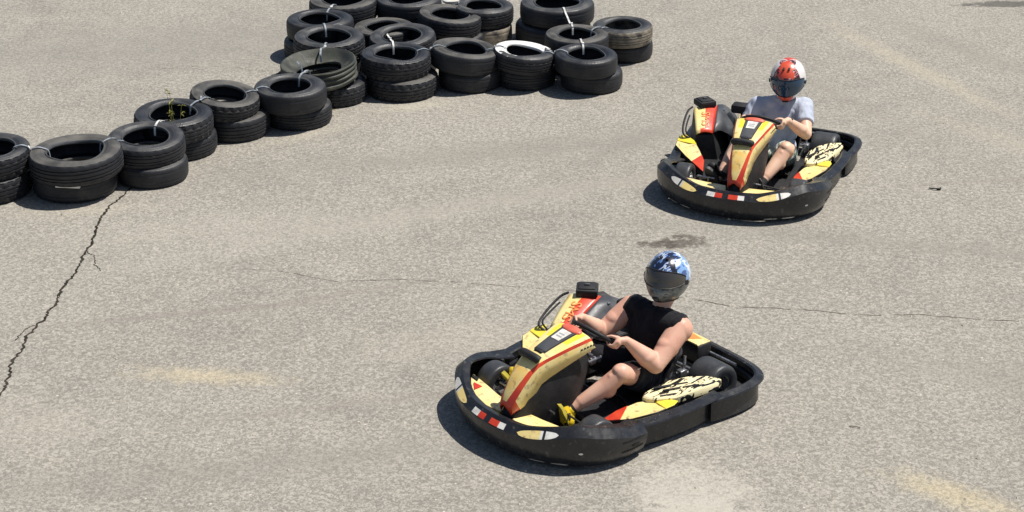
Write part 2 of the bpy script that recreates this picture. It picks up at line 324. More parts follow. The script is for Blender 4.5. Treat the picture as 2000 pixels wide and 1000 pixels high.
def painted_tyre_mat():
    m = RUB.copy(); m.name = 'rubber_white_painted'; nt = m.node_tree; N = nt.nodes.new; L = nt.links.new; b = nt.nodes['Principled BSDF']
    src = b.inputs['Base Color'].links[0].from_socket
    tc = N('ShaderNodeTexCoord'); sp = N('ShaderNodeSeparateXYZ'); L(tc.outputs['Object'], sp.inputs[0])
    t = N('ShaderNodeTexNoise'); t.inputs['Scale'].default_value = 14; t.inputs['Detail'].default_value = 8; L(tc.outputs['Object'], t.inputs['Vector'])
    def mr(x, a, b_, c=0, d=1):
        q = N('ShaderNodeMapRange'); q.inputs[1].default_value = a; q.inputs[2].default_value = b_; q.inputs[3].default_value = c; q.inputs[4].default_value = d; L(x, q.inputs[0]); return q.outputs[0]
    def mu(op, x, y):
        q = N('ShaderNodeMath'); q.operation = op; L(x, q.inputs[0]); L(y, q.inputs[1]); return q.outputs[0]
    z = mr(sp.outputs['Z'], .085, .14); y = mr(sp.outputs['Y'], -.22, .12, -.30, .26); xx = mr(sp.outputs['X'], .3, .0, -.35, .2)
    mk = mu('ADD', mu('ADD', t.outputs[0], y), xx); k = mu('MULTIPLY', mr(mk, .49, .53), z)
    mx = N('ShaderNodeMix'); mx.data_type = 'RGBA'; L(k, mx.inputs[0]); L(src, mx.inputs[6]); mx.inputs[7].default_value = (.80, .79, .76, 1); L(mx.outputs[2], b.inputs['Base Color'])
    return m
RUBW = painted_tyre_mat()
BAR = 'used tyres stacked as the track barrier'
# key: (upper x, y, R, width, tilt about y, tilt about x, style), (lower x, y, R, width, style), descriptions
ST = {
 'A': ((-4.30, 14.68, .33, .20, 0, 2, 'lug'), (-4.33, 14.66, .352, .20, 'lug'), 'beside the stack gripping a white scrap'),
 'B': ((-3.59, 14.66, .383, .205, -1, 1, 'rib'), (-3.63, 14.71, .350, .18, 'worn'), 'on the stack gripping a white scrap'),
 'C': ((-3.08, 15.02, .325, .19, 1, 4, 'rib'), (-3.04, 14.98, .306, .18, 'worn'), 'at the end of the long crack'),
 'D': ((-2.94, 15.57, .345, .20, 2, 2, 'lug'), (-2.89, 15.61, .312, .18, 'rib'), 'on the stack with a weed growing in it'),
 'E': ((-2.57, 16.05, .312, .17, 8, 3, 'lug'), (-2.49, 16.07, .322, .21, 'rib'), 'beside the weed stack'),
 'F': ((-2.00, 16.29, .328, .20, 0, 1, 'worn'), (-1.95, 16.36, .312, .18, 'rib'), 'next to the torn green casing, towards the weed'),
 'G': ((-1.79, 16.90, .350, .20, -4, 3, 'bowl'), (-1.66, 16.96, .300, .19, 'lug'), 'stack of the torn green casing'),
 'H': ((-1.77, 17.68, .345, .20, 0, 2, 'lug'), (-1.80, 17.68, .33, .20, 'worn'), 'just behind the torn green casing'),
 'I': ((-1.91, 18.25, .333, .20, 0, 0, 'worn'), (-1.95, 18.22, .325, .20, 'rib'), 'second stack behind the torn green casing'),
 'J': ((-1.73, 18.87, .350, .21, 0, 0, 'rib'), (-1.73, 18.87, .34, .20, 'rib'), 'third stack behind the torn green casing'),
 'K': ((-1.06, 18.93, .342, .21, 0, 0, 'worn'), (-1.06, 18.93, .34, .20, 'rib'), 'in the back row between two bigger stacks'),
 'L': ((-1.27, 18.20, .310, .16, 0, 0, 'worn'), (-1.29, 18.23, .31, .17, 'worn'), 'wedged low inside the huddle of stacks'),
 'M': ((-1.06, 17.80, .327, .18, -3, 4, 'rib'), (-1.05, 17.80, .32, .19, 'worn'), 'inside the huddle of stacks, behind the bulged tyre'),
 'N': ((-1.10, 17.18, .333, .20, 1, 1, 'lug'), (-1.04, 17.15, .345, .19, 'lug'), 'in the front row beside the torn green casing'),
 'O': ((-.64, 18.46, .322, .20, 6, 0, 'rib'), (-.60, 18.46, .32, .18, 'worn'), 'inside the huddle of stacks, behind the smooth front row one'),
 'P': ((-.29, 18.76, .310, .19, 1, 0, 'rib'), (-.28, 18.72, .28, .19, 'worn'), 'in the back row beside the gap to the tallest stack'),
 'Q': ((-.46, 17.35, .330, .20, 6, 0, 'worn'), (-.40, 17.36, .305, .18, 'worn'), 'in the front row beside the white painted tyre'),
 'R': ((.10, 17.34, .294, .18, 6, 0, 'rib'), (.13, 17.42, .290, .18, 'rib'), 'stack of the white painted tyre'),
 'S': ((.70, 17.25, .302, .18, 1, 1, 'worn'), (.76, 17.32, .297, .18, 'worn'), 'at the front corner of the huddle'),
 'T': ((.63, 17.84, .314, .18, 1, 0, 'worn'), (.62, 17.86, .31, .19, 'worn'), 'behind the front corner stack'),
 'U': ((.46, 18.72, .378, .21, 0, 0, 'worn'), (.42, 18.70, .385, .22, 'worn'), 'on the largest stack in the back row'),
 'W': ((1.10, 18.19, .300, .18, -1, 0, 'rib'), (1.12, 18.24, .288, .17, 'worn'), 'on the stack standing apart at the corner of the barrier'),
}
UPL = {'A': 'upper black tyre with chunky tread ', 'B': 'wide upper black tyre ', 'C': 'upper black tyre with a crumpled bead ', 'D': 'upper black tyre ', 'E': 'small black tyre leaning on a wider one ', 'F': 'smooth upper black tyre ', 'G': 'torn greenish tyre casing with ridged folds, open on top', 'R': 'black tyre with peeling white paint on its sidewall', 'N': 'bulged upper black tyre ', 'W': 'brown dusty ridged upper tyre ', 'U': 'large upper black tyre ', 'O': 'tilted upper black tyre ', 'Q': 'tilted smooth upper black tyre '}
LBL_E = {'E': 'beside the weed stack'}
TOPZ = {}
for i, (key, (u, l, d)) in enumerate(ST.items()):
    x, y, Rr, w, ty, tx, stl = u; lx, ly, lR, lw, ls = l
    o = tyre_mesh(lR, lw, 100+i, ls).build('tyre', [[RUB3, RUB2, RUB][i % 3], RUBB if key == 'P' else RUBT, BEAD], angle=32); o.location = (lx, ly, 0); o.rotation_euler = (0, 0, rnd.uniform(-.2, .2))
    ll = {'G': 'lower tyre with deep tread under the torn green casing', 'R': 'lower black tyre under the white painted one', 'E': 'wide lower tyre under the small leaning one beside the weed stack'}.get(key, 'lower '+('brown dusty' if key == 'P' else 'black')+' tyre '+d)
    tag(o, ll, 'tyre', BAR)
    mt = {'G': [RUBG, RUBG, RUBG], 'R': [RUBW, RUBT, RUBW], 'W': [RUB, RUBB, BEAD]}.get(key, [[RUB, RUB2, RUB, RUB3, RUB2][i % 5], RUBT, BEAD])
    mb = tyre_mesh(Rr, w, 200+i, stl, .60 if key in 'BH' else .585)
    if key == 'G':   # torn flap of tread
        mb.add([(-.33, -.02, .13), (-.44, -.07, .12), (-.40, -.12, .07), (-.31, -.12, .10), (-.33, -.03, .11), (-.43, -.08, .105), (-.40, -.125, .055), (-.31, -.13, .08)], [(0, 1, 2, 3), (7, 6, 5, 4), (0, 4, 5, 1), (1, 5, 6, 2), (2, 6, 7, 3), (3, 7, 4, 0)])
    o = mb.build('tyre', mt, angle=32)
    lift = lw+Rr*.16*(abs(math.sin(R(ty)))+abs(math.sin(R(tx))))-.004
    o.location = (x, y, lift); o.rotation_euler = (R(tx), R(ty), rnd.uniform(-.15, .15) if key not in 'GR' else 0)
    nm = UPL.get(key, 'upper black tyre ')
    tag(o, nm if key in 'GR' else (nm+(LBL_E['E'] if key == 'E' else d)), 'tyre', BAR)
    TOPZ[key] = (V((x, y, lift)), Rr, w, Matrix.Rotation(R(ty), 3, 'Y') @ Matrix.Rotation(R(tx), 3, 'X'))

# plastic straps tying neighbouring stacks together, each through two tyre holes
def ribbon(m, pts, wd, side, th=.0025, mi=0):
    rings = []
    for i, p in enumerate(pts):
        t = (pts[min(i+1, len(pts)-1)]-pts[max(i-1, 0)]).normalized(); s = (side-t*side.dot(t)).normalized(); n = t.cross(s)
        rings.append([p+s*wd/2+n*th, p-s*wd/2+n*th, p-s*wd/2-n*th, p+s*wd/2-n*th])
    m.loft(rings, mi)
def strap(a, b, ia, ib, col=0, shift=0, knot=.5, tail=0, rim=None):
    (ca, ra, wa, ma), (cb, rb, wb, mb_) = TOPZ[a], TOPZ[b]
    d = (cb-ca); d.z = 0; d.normalize(); side = V((-d.y, d.x, 0)); sh = side*shift
    def prof(c, r_, w_, mm, s, bowl=False):
        base = ((.56, .52), (.572, .78), (.60, .93), (.70, 1.0), (.80, 1.04), (.90, 1.01), (.97, .95))
        return [c+sh+mm @ (d*s*r_*q+V((0, 0, w_*z+.004))) for q, z in base]
    A = prof(ca, ra, wa, ma, 1); B = prof(cb, rb, wb, mb_, -1)
    pts = spline(A+[(A[-1]*.5+B[-1]*.5)]+B[::-1], 34) if (A[-1]-B[-1]).length > .03 else spline(A+B[::-1], 34)
    m = MB(); ribbon(m, pts, .017, side, mi=0)
    k = pts[int(knot*33)]; t = (pts[int(knot*33)+1]-pts[int(knot*33)-1]).normalized()
    rot = Matrix((t, side, t.cross(side))).transposed()
    o = m.build('strap', [STRAP, STRAPW][col:col+1], angle=60)
    kb = MB().box(k+V((0, 0, .006)), (.024, .026, .010), rot, .003); kb.build('buckle', STRAPW, o)
    if tail:
        q = [k, k+V((0, 0, .03))+t*.02*tail, k+V((0, 0, .055))+t*.05*tail, k+V((0, 0, .06))+t*.09*tail+side*.02]
        tb = MB(); ribbon(tb, spline(q, 8), .014, side); tb.build('strap_end', STRAPW if col else STRAP, o)
    return o
SD = {'A': 'white scrap stack neighbour', 'B': 'white scrap stack', 'C': 'crumpled bead stack', 'D': 'weed stack', 'E': 'leaning small tyre', 'F': 'smooth tyre stack', 'G': 'torn green casing', 'H': 'tyre behind it', 'I': 'second one behind', 'J': 'third one behind', 'N': 'bulged tyre', 'L': 'low inner tyre', 'Q': 'smooth tilted tyre', 'R': 'white painted tyre', 'S': 'front corner stack', 'T': 'stack behind the front corner', 'U': 'largest tyre', 'W': 'brown dusty tyre'}
for a, b, col, kn, tail in (('A', 'B', 0, .5, 0), ('B', 'C', 0, .52, 0), ('C', 'D', 1, .55, 0), ('D', 'E', 0, .55, -1), ('E', 'F', 0, .5, 0), ('F', 'G', 0, .55, 1), ('G', 'H', 0, .6, 0), ('H', 'I', 0, .5, 0), ('I', 'J', 0, .6, 0), ('N', 'L', 1, .5, 0), ('N', 'Q', 0, .5, 0), ('Q', 'R', 0, .55, 0), ('R', 'S', 0, .5, 0), ('S', 'T', 1, .3, 0), ('T', 'U', 1, .3, 0), ('T', 'W', 0, .55, 0)):
    tag(strap(a, b, 0, 0, col, 0, kn, tail), ('white' if col else 'grey')+' plastic strap tying the '+SD[a]+' to the '+SD[b], 'strap', 'straps tying the tyre stacks')

# white scrap between the two tyres of one stack
sc = MB(); sc.box((0, 0, 0), (.20, .07, .022), Matrix.Rotation(.05, 3, 'Y'), .006)
o = sc.build('plastic_scrap', WHITE); o.location = (-3.60, 14.335, .185); tag(o, 'white plastic scrap wedged between two stacked tyres', 'scrap')
for (x, y, z, s, lab) in ((-.62, 18.78, .40, .09, 'crumpled white paper lying on a tyre in the back row'),):
    m = MB(); r = random.Random(3)
    m.ell((0, 0, 0), (s, s*.6, s*.35), n=9, k=5); m.v = [tuple(V(p)*r.uniform(.7, 1.2)) for p in m.v]
    o = m.build('paper_scrap', WHITE, smooth=False); o.location = (x, y, z); tag(o, lab, 'paper')
# weed growing through a tyre hole, straw tufts, debris
def leafy(name, loc, h, nst, seed, mats, label, cat, spread=.05):
    r = random.Random(seed); e = empty(name, loc); st = MB(); lf = MB()
    for k in range(nst):
        a = r.uniform(0, 6.28); b = V((math.cos(a), math.sin(a), 0))*spread*r.uniform(.3, 1); hh = h*r.uniform(.6, 1)
        P = spline([b*.3, b*.7+V((0, 0, hh*.5)), b*1.6+V((0, 0, hh))], 7); st.tube(P, [.0035-.0003*i for i in range(7)], 5)
        for p in P[2:]:
            for _ in range(3):
                q = r.uniform(0, 6.28); d = V((math.cos(q), math.sin(q), r.uniform(.0, .7))).normalized(); s = V((-d.y, d.x, 0)).normalized(); L_ = r.uniform(.03, .06)
                lf.add([p, p+d*L_*.5+s*L_*.14+V((0, 0, .004)), p+d*L_-V((0, 0, .008)), p+d*L_*.5-s*L_*.14+V((0, 0, .004))], [(0, 1, 2), (0, 2, 3)])
    st.build('stem', mats[0], e); lf.build('leaves', mats[1], e, smooth=False)
    return tag(e, label, cat)
leafy('weed', (-2.90, 15.45, 0), .64, 4, 5, (LEAF, LEAF), 'spindly green weed growing up through a tyre hole', 'weed')
def tuft(loc, h, seed, label):
    r = random.Random(seed); m = MB()
    for k in range(16):
        a = r.uniform(0, 6.28); b = V((math.cos(a), math.sin(a), 0)); P = spline([b*.012, b*.04+V((0, 0, h*.6)), b*r.uniform(.06, .14)+V((0, 0, h*r.uniform(.6, 1)))], 5)
        ribbon(m, P, .005, V((-b.y, b.x, 0)), .0008)
    o = m.build('straw_tuft', STRAW); o.location = loc; return tag(o, label, 'dry grass')
tuft((-2.27, 16.72, 0), .12, 1, 'tuft of dry straw grass behind the smooth tyre stack')
tuft((-.02, 18.05, 0), .10, 2, 'tuft of dry straw in the gap beside the largest stack')
tuft((-1.72, 16.55, 0), .06, 4, 'tiny straw tuft at the foot of the torn casing stack')
m = MB(); m.tube(spline([(-.05, .012, .012), (-.02, .0, .012), (.02, -.01, .016), (.045, -.005, .014), (.05, .02, .012)], 12), .006, 6); m.box((.03, -.004, .009), (.035, .014, .012), None, .003)
o = m.build('rubber_scrap', PLASM); o.location = (3.52, 14.69, 0); tag(o, 'small black rubber scrap on the asphalt behind the karts', 'scrap')
m = MB(); m.tube(spline([(-.04, .01, .006), (0, 0, .010), (.03, -.012, .004)], 6), .003, 5)
o = m.build('twig', FCRACK); o.location = (2.20, 10.68, 0); tag(o, 'tiny dark twig on the open asphalt', 'twig')

# ---------------------------------------------------------------- go-kart (x forward, y left, z up, origin on the ground)
def sweep(path, section, n_out):
    """path: list of 2D points, section(i,t)->closed list of (outward offset, z); returns rings and frames"""
    fr = []; k = len(path)
    for i, p in enumerate(path):
        t = (path[min(i+1, k-1)]-path[max(i-1, 0)]).normalized(); n = V((t.y, -t.x, 0))*n_out
        fr.append((p, n))
    return [[p+n*o+V((0, 0, z)) for o, z in section(i/(k-1))] for i, (p, n) in enumerate(fr)], fr
YC = .04
def build_kart(name, loc, yaw):
    K = empty(name, loc, yaw)
    # --- front bumper
    half = [(.955, 0), (.945, .14), (.90, .31), (.82, .455), (.71, .575), (.58, .645), (.43, .672), (.29, .660)]
    fp = spline([(x, -y, 0) for x, y in reversed(half[1:])]+[(x, y, 0) for x, y in half], 81)
    ztop = lambda t: .248+.060*max(0, 1-abs(abs(t-.5)-.28)/.16)-.03*max(0, (abs(t-.5)-.38)/.12)
    face = lambda z, zt: lerp([(.02, -.012), (.05, .018), (.10, .040), (.15, .050), (zt-.050, .050), (zt-.006, .004), (zt, .0)], z)
    def fsec(t):
        zt = ztop(t); e = max(0, (abs(t-.5)-.30)/.2); lip = .05+.07*e
        return [(-lip, zt-.022), (-lip+.004, zt-.012), (-.012, zt), (-.003, zt+.001), (.004, zt-.006), (.028, zt-.028), (.050, zt-.050), (.050, .15), (.040, .10), (.018, .05), (-.012, .020), (-.035, .022), (-.005, .06), (.012, .10), (.014, .15), (.008, zt-.06), (-.03, zt-.028)]
    rings, fr = sweep(fp, fsec, 1)
    fb = MB().loft(rings).build('front_bumper', PLAS, K, 30)
    def decal(nm, t0, t1, z0, z1, mats, fn=None, nt=16, nz=6, lift=.0028, shape='oval', skew=0, mi=None):
        m = MB(); vs = []; ms = []
        for a in range(nt+1):
            u = a/nt; t = t0+(t1-t0)*u; q = t*80; j = min(int(q), 79); f = q-j
            p = fr[j][0].lerp(fr[j+1][0], f); n = fr[j][1].lerp(fr[j+1][1], f).normalized(); zt = ztop(t)
            hw = math.sqrt(max(.0004, 1-(2*u-1)**2)) if shape == 'oval' else 1
            for b in range(nz+1):
                v = (b/nz*2-1)*hw; z = (zt if z0 < 0 else 0)+(z0+z1)/2+v*(z1-z0)/2+skew*(u-.5)
                vs.append(p+n*(face(z, zt)+lift)+V((0, 0, z)))
        fs = []
        for a in range(nt):
            for b in range(nz):
                fs.append((a*(nz+1)+b, (a+1)*(nz+1)+b, (a+1)*(nz+1)+b+1, a*(nz+1)+b+1)); ms.append(mi(a/nt) if mi else 0)
        m.add(vs, fs, ms); return m.build(nm, mats, fb, smooth=True)
    tt = lambda y: min(range(81), key=lambda i: abs(fp[i].y-y)+(0 if fp[i].x > .5 else 9))/80
    for s in (-1, 1):
        a, b = sorted((tt(.25*s), tt(.47*s)))
        decal('headlight_sticker', a, b, -.052, -.012, [WHITE, CREAM, PLASM], mi=lambda u: 2 if .62 < (u if s > 0 else 1-u) < .68 else (1 if (u if s > 0 else 1-u) < .55 else 0))
        a, b = sorted((tt(.02*s), tt(.14*s)))
        decal('stripe_sticker', a, b, .204, .232, [RED, WHITE], shape='box', nt=8, nz=2, mi=lambda u: 0 if (u if s > 0 else 1-u) < .62 else 1)
        for y0, y1, z0, z1 in ((.30, .40, .030, .046), (.43, .53, .030, .048)):
            a, b = sorted((tt(y0*s), tt(y1*s))); decal('painted_glint', a, b, z0, z1, [WHITE], nt=8, nz=2)  # pale marks painting glints along the bumper foot
        a, b = sorted((tt(.56*s), tt(.585*s))); decal('painted_glint', a, b, .135, .150, [WHITE], nt=6, nz=2)  # small pale mark, a painted glint on the corner
        for zz in (.095, .165):
            q0, q1 = (.90, .985) if s > 0 else (.015, .10); decal('groove', q0, q1, zz, zz+.010, [PLASM], nt=8, nz=1, shape='box', lift=.002)
            decal('ledge', q0, q1, zz-.006, zz, [PLAS], nt=8, nz=1, shape='box', lift=.009)
        q0, q1 = (.93, .965) if s > 0 else (.035, .07)
        decal('slot_recess', q0, q1, .115, .140, [PLASM], nt=6, nz=2)
    # --- side bumpers
    for s in (-1, 1):
        sp = spline([(.40, .555*s, 0), (.31, .588*s, 0), (.15, .622*s, 0), (-.05, .642*s, 0), (-.22, .646*s, 0), (-.36, .632*s, 0)], 25)
        sec = [(-.085, .196), (-.08, .204), (-.012, .214), (0, .208), (.002, .160), (-.010, .152), (.012, .146), (.018, .140), (.019, .100), (.002, .092), (.026, .086), (.032, .078), (.030, .045), (.010, .022), (-.02, .024), (-.02, .18)]
        rg, _ = sweep(sp, lambda t: sec, -1 if s > 0 else 1)
        sb = MB().loft(rg).build('side_bumper', PLAS, K, 25)
        for x0, x1, z_ in ((-.06, -.20, .160), (.22, .12, .109)):
            a_ = [p for p in sp if min(x0, x1) <= p.x <= max(x0, x1)]
            if len(a_) > 1: MB().tube([p+V((0, .002*s, z_-.005)) for p in a_], .0055, 6).build('painted_glint', STEEL, sb)  # thin bright rod added as a glint along the bumper side
    # --- rear bumper
    rh = [(-.315, .655), (-.36, .670), (-.50, .684), (-.63, .680), (-.73, .650), (-.788, .57), (-.812, .42), (-.820, .2), (-.822, 0)]
    rp = spline([(x, y, 0) for x, y in rh]+[(x, -y, 0) for x, y in reversed(rh[:-1])], 73)
    sec = [(-.065, .182), (-.06, .192), (-.014, .206), (0, .20), (.002, .164), (-.012, .156), (.016, .150), (.022, .144), (.024, .108), (-.022, .098), (-.022, .090), (.010, .084), (.012, .045), (-.010, .022), (-.035, .024), (-.03, .16)]
    rg, _ = sweep(rp, lambda t: sec, -1)
    rb = MB().loft(rg).build('rear_bumper', PLAS, K, 25)
    for s in (-1, 1):
        MB().tube([(-.44, .670*s, .150), (-.58, .672*s, .150)], .0055, 6).build('painted_glint', STEEL, rb)  # bright rod added to draw a highlight on the rear bumper flank
    MB().tube([(-.765, -.35, .185), (-.765, .455, .185)], .011, 10).build('rear_bar', STEEL, K)
    # --- wheels
    def wheel(x, y, r, w):
        hub = MB()
        rot = lambda pr, n=36: [[V((x+a*math.cos(q), y+b, r+a*math.sin(q))) for a, b in pr] for q in (2*math.pi*i/n for i in range(n))]
        pr = [(.03, -w*.15), (.055, -w*.1), (.062, -w*.42), (.07, -w*.45), (.07, w*.45), (.062, w*.42), (.055, w*.1), (.03, w*.15)]
        hub.loft(rot(pr), loop=True)
        o = hub.build('wheel', STEEL, K)
        e = w/2
        tp = [(.066, -e*.9), (.075, -e*.97), (r*.8, -e), (r*.93, -e*.96), (r*.985, -e*.82), (r, -e*.6), (r*1.002, 0), (r, e*.6), (r*.985, e*.82), (r*.93, e*.96), (r*.8, e), (.075, e*.97), (.066, e*.9), (.066, 0)]
        t = MB().loft(rot(tp, 48), loop=True).build('tyre', SLICK, o, 50)
        bl = MB()
        for q in range(5): bl.tube([(x+.012*math.cos(q*1.257), y, r+.012*math.sin(q*1.257)), (x+.05*math.cos(q*1.257), y, r+.05*math.sin(q*1.257))], .008, 6)
        bl.build('spokes', STEEL, o)
    for s in (-1, 1): wheel(.52, .48*s, .128, .13); wheel(-.55, .445*s, .14, .215)
    MB().tube([(-.55, -.42, .14), (-.55, .42, .14)], .016, 10).build('rear_axle', STEEL, K)
    for s in (-1, 1):
        ax = MB().tube([(.52, .30*s, .12), (.52, .45*s, .128)], .014, 8); ax.tube([(.47, .06, .15), (.49, .40*s, .13)], .007, 8); ax.box((.52, .36*s, .125), (.05, .03, .09), None, .006)
        ax.build('stub_axle', DSTEEL, K)
    # --- chassis, floor
    ch = MB()
    for s in (-1, 1):
        ch.tube(spline([(.80, .16*s, .07), (.62, .27*s, .07), (.30, .29*s, .07), (0, .33*s, .07), (-.35, .33*s, .07), (-.75, .30*s, .09)], 24), .015, 10)
        ch.tube(spline([(.30, .29*s, .07), (.22, .45*s, .08), (.10, .58*s, .09), (-.15, .60*s, .09), (-.28, .34*s, .075)], 20), .011, 8)
    for x in (.80, .36, -.28, -.74): ch.tube([(x, -.28 if x < .7 else -.17, .072), (x, .28 if x < .7 else .17, .072)], .015, 10)
    ch.build('chassis_frame', DSTEEL, K)
    MB().prism([(.80, -.14, .055), (.80, .14, .055), (.60, .27, .055), (.02, .30, .055), (.02, -.30, .055), (.60, -.27, .055)], .006, bev=.002).build('floor_tray', PLASM, K)
    # --- nose shelf behind the front bumper, both sides of the fairing
    for s in (-1, 1):
        pts = [(.86, YC+.03*s if s > 0 else -.03), (.875, .15*s), (.84, .30*s), (.78, .42*s), (.70, .52*s), (.66, .54*s), (.69, .36*s), (.72, .22*s), (.745, .06*s)]
        if s > 0: pts[0] = (.86, .09); pts[-1] = (.74, .09)
        pts = [(x, y, .212-.02*abs(y)) for x, y in pts]
        sh = MB().prism(pts if s > 0 else pts[::-1], .05, bev=.006).build('nose_shelf', CREAM, K)
        tri = [(.80, .36*s, .2125), (.74, .44*s, .2125), (.735, .36*s, .2125)]
        MB().prism(tri if s > 0 else tri[::-1], .004, bev=.002).build('shelf_sticker', RED, sh)
        blk = [(.71, .44*s, .212), (.70, .51*s, .2115), (.675, .53*s, .211), (.68, .46*s, .2125)]
        MB().prism(blk if s > 0 else blk[::-1], .004, bev=.002).build('shelf_sticker', PLASM, sh)
    # --- front fairing
    st = [(.893, .285, .044, .035), (.882, .312, .054, .055), (.858, .358, .062, .09), (.80, .435, .070, .14), (.74, .502, .077, .15), (.68, .540, .082, .14), (.62, .562, .092, .13), (.54, .585, .110, .115), (.46, .605, .126, .10), (.38, .622, .142, .085), (.315, .634, .152, .07), (.300, .630, .152, .066)]
    rings = []
    for (x, z, h, d) in st:
        nrm = .55 if x > .7 else .25                         # skirts lean back on the steep part
        fi = lerp([(.30, .985), (.60, .97), (.66, .93), (.74, .82), (.80, .70), (.858, .50), (.882, .30), (.893, .20)], x)
        half_ = [(0, .012, 0), (fi*.5, .012*(1-fi*fi*.25), 0), (fi*.8, .012*(1-fi*fi*.64), 0), (fi, .012*(1-fi*fi)-.004*fi, 0), (1.05, -.022, -.01), (1.12, -.05, -.02), (1.16, -d, -.04)]
        sec = [(x+ox*nrm*2, YC-h*a, z+b) for a, b, ox in reversed(half_)]+[(x+ox*nrm*2, YC+h*a, z+b) for a, b, ox in half_[1:]]
        rings.append(sec)
    def fm(i, a):
        k = min(a, 11-a)                                      # 0 skirt .. 5 centre
        if i == 0 or k == 2: return 1
        if i < 2 and k < 2: return 1
        if i in (1, 2, 3) and k >= 3: return 3
        return 2 if (k == 4 and i in (8, 9)) else 0
    fa = MB().loft(rings, closed=False, mf=fm); fo = fa.build('front_fairing', [CREAM, RED, YEL, AMBER], K, 35)
    sol = fo.modifiers.new('thick', 'SOLIDIFY'); sol.thickness = .005; sol.offset = -1
    # black body under the fairing
    rings = []
    for x, zt, h in ((.885, .20, .035), (.84, .29, .06), (.76, .40, .08), (.66, .47, .095), (.54, .50, .115), (.42, .52, .125), (.32, .54, .12), (.26, .52, .09)):
        zb = .07 if x > .45 else lerp([(.26, .34), (.45, .07)], x)
        rings.append([(x, YC+h*c_, zb+(zt-zb)*s_) for c_, s_ in ((-.85, 0), (-1.05, .3), (-1.05, .7), (-.8, .95), (0, 1), (.8, .95), (1.05, .7), (1.05, .3), (.85, 0))])
    MB().loft(rings).build('fairing_core', PLASM, K, 50)
    def on_fair(x, y, up):
        z = lerp([(a[0], a[1]) for a in reversed(st)], x); h = lerp([(a[0], a[2]) for a in reversed(st)], x)
        return V((x, YC+y, z+.012*(1-(y/h)**2)+up))
    def fair_patch(nm, x0, x1, w0, w1, up, mt, par, n=6):
        m = MB(); vs = []
        for i in range(n+1):
            x = x0+(x1-x0)*i/n; w = w0+(w1-w0)*i/n
            for j in range(5): vs.append(on_fair(x, w*(j/2-1), up))
        m.add(vs, [(i*5+j, i*5+j+1, i*5+j+6, i*5+j+5) for i in range(n) for j in range(4)]); return m.build(nm, mt, par)
    ip = fair_patch('number_panel', .585, .345, .044, .064, .004, GREYP, fo)
    fair_patch('panel_border', .598, .335, .050, .072, .0022, PLASM, fo)
    lb = fair_patch('paper_label', .47, .365, .036, .044, .007, WHITE, fo)
    for x_ in (.44, .415): fair_patch('label_print', x_, x_-.010, .024, .024, .0085, mat('label_ink', (.42, .43, .45), .6), lb, 1)
    m = MB(); m.box((.598, YC, .578), (.03, .07, .02), None, .006); m.build('panel_clip', PLASM, fo)
    pad = MB(); pad.tube(spline([(.668, YC-.078, .562), (.676, YC-.06, .574), (.682, YC, .580), (.676, YC+.06, .574), (.668, YC+.078, .562)], 13), .027, 12); pad.v = [tuple(V(p)) for p in pad.v]
    pad.build('foam_pad', PLASM, fo)
    MB().ell((.325, YC, .640), (.040, .088, .020)).build('fairing_hood', mat('hood_red', (.72, .16, .10), .4, .5, (.62, .10, .06), 9), fo, 60)
    for s in (-1, 1):   # small maker's lettering bars on the fairing flanks
        for j in range(5):
            x = .40-.022*j; z = lerp([(a[0], a[1]) for a in reversed(st)], x)-.045; h = lerp([(a[0], a[2]) for a in reversed(st)], x)
            MB().box((x-.02, YC+s*(h*1.135), z), (.014, .004, .010), None, 0).build('lettering', PLASM, fo)
    # --- steering
    wc = V((.14, .05, .56)); nn = V((-.63, 0, .777)).normalized(); uu = V((.777, 0, .63)).normalized(); yy = V((0, 1, 0))
    m = MB(); m.tube([wc+yy*math.cos(q)*.155+uu*math.sin(q)*(.125 if math.sin(q) < 0 else .135) for q in (2*math.pi*i/40 for i in range(40))], .0135, 10, loop=True)
    sw = m.build('steering_wheel', PLASM, K)
    m = MB()
    for q in (0, math.pi, -math.pi/2): m.tube([wc-nn*.02, wc+yy*math.cos(q)*.145+uu*math.sin(q)*.115], .012, 8)
    m.box(wc-nn*.015, (.07, .075, .03), Matrix((uu, yy, nn)).transposed(), .01); m.build('spokes', GREYP, sw)
    MB().tube([wc-nn*.01, (.30, YC, .36), (.46, YC, .16)], .012, 10).build('steering_column', STEEL, K)
    br = MB(); br.tube([(.20, .10, .44), (.30, .08, .50)], .008, 8); br.box((.24, .07, .45), (.06, .05, .035), None, .006); br.box((.20, .10, .40), (.05, .03, .05), None, .006); br.tube([(.28, .12, .41), (.17, .15, .44)], .009, 8)
    br.build('column_bracket', STEEL, K)
    # --- pedals
    for s, y in ((-1, -.27), (1, .12)):
        m = MB(); m.tube([(.62, y-.02*s, .07), (.60, y-.02*s, .2)], .008, 8); m.tube([(.60, y-.07, .2), (.60, y+.07, .195)], .008, 8)
        m.build('pedal', STEEL, K)
    # --- left pod: wedge and slotted lid
    def wedge(s, up):
        pts = [(.37, .372*s, .135), (.24, .375*s, .165+up*.3), (.10, .415*s, .195+up*.7), (-.05, .515*s, .21+up), (-.085, .60*s, .215+up), (-.03, .622*s, .215+up), (.10, .61*s, .205+up*.8), (.25, .52*s, .17+up*.4)]
        if s < 0: pts = [(.385, -.36, .15), (.24, -.395, .19), (.12, -.47, .235), (.02, -.55, .272), (-.075, -.66, .28), (-.03, -.70, .275), (.115, -.69, .25), (.22, -.57, .205)]
        w_ = MB().prism(pts if s > 0 else pts[::-1], .045, bev=.006, side=1)
        o = w_.build('side_panel', [CREAM, PLASM], K)
        tip = [V(p)+V((0, 0, .0035)) for p in pts]; mid1 = tip[1].lerp(tip[2], .55); mid2 = tip[7].lerp(tip[0], .35)
        t_ = [tip[0], tip[1], mid1, mid2]; MB().prism(t_ if s > 0 else t_[::-1], .004, bev=.004).build('panel_sticker', RED, o)
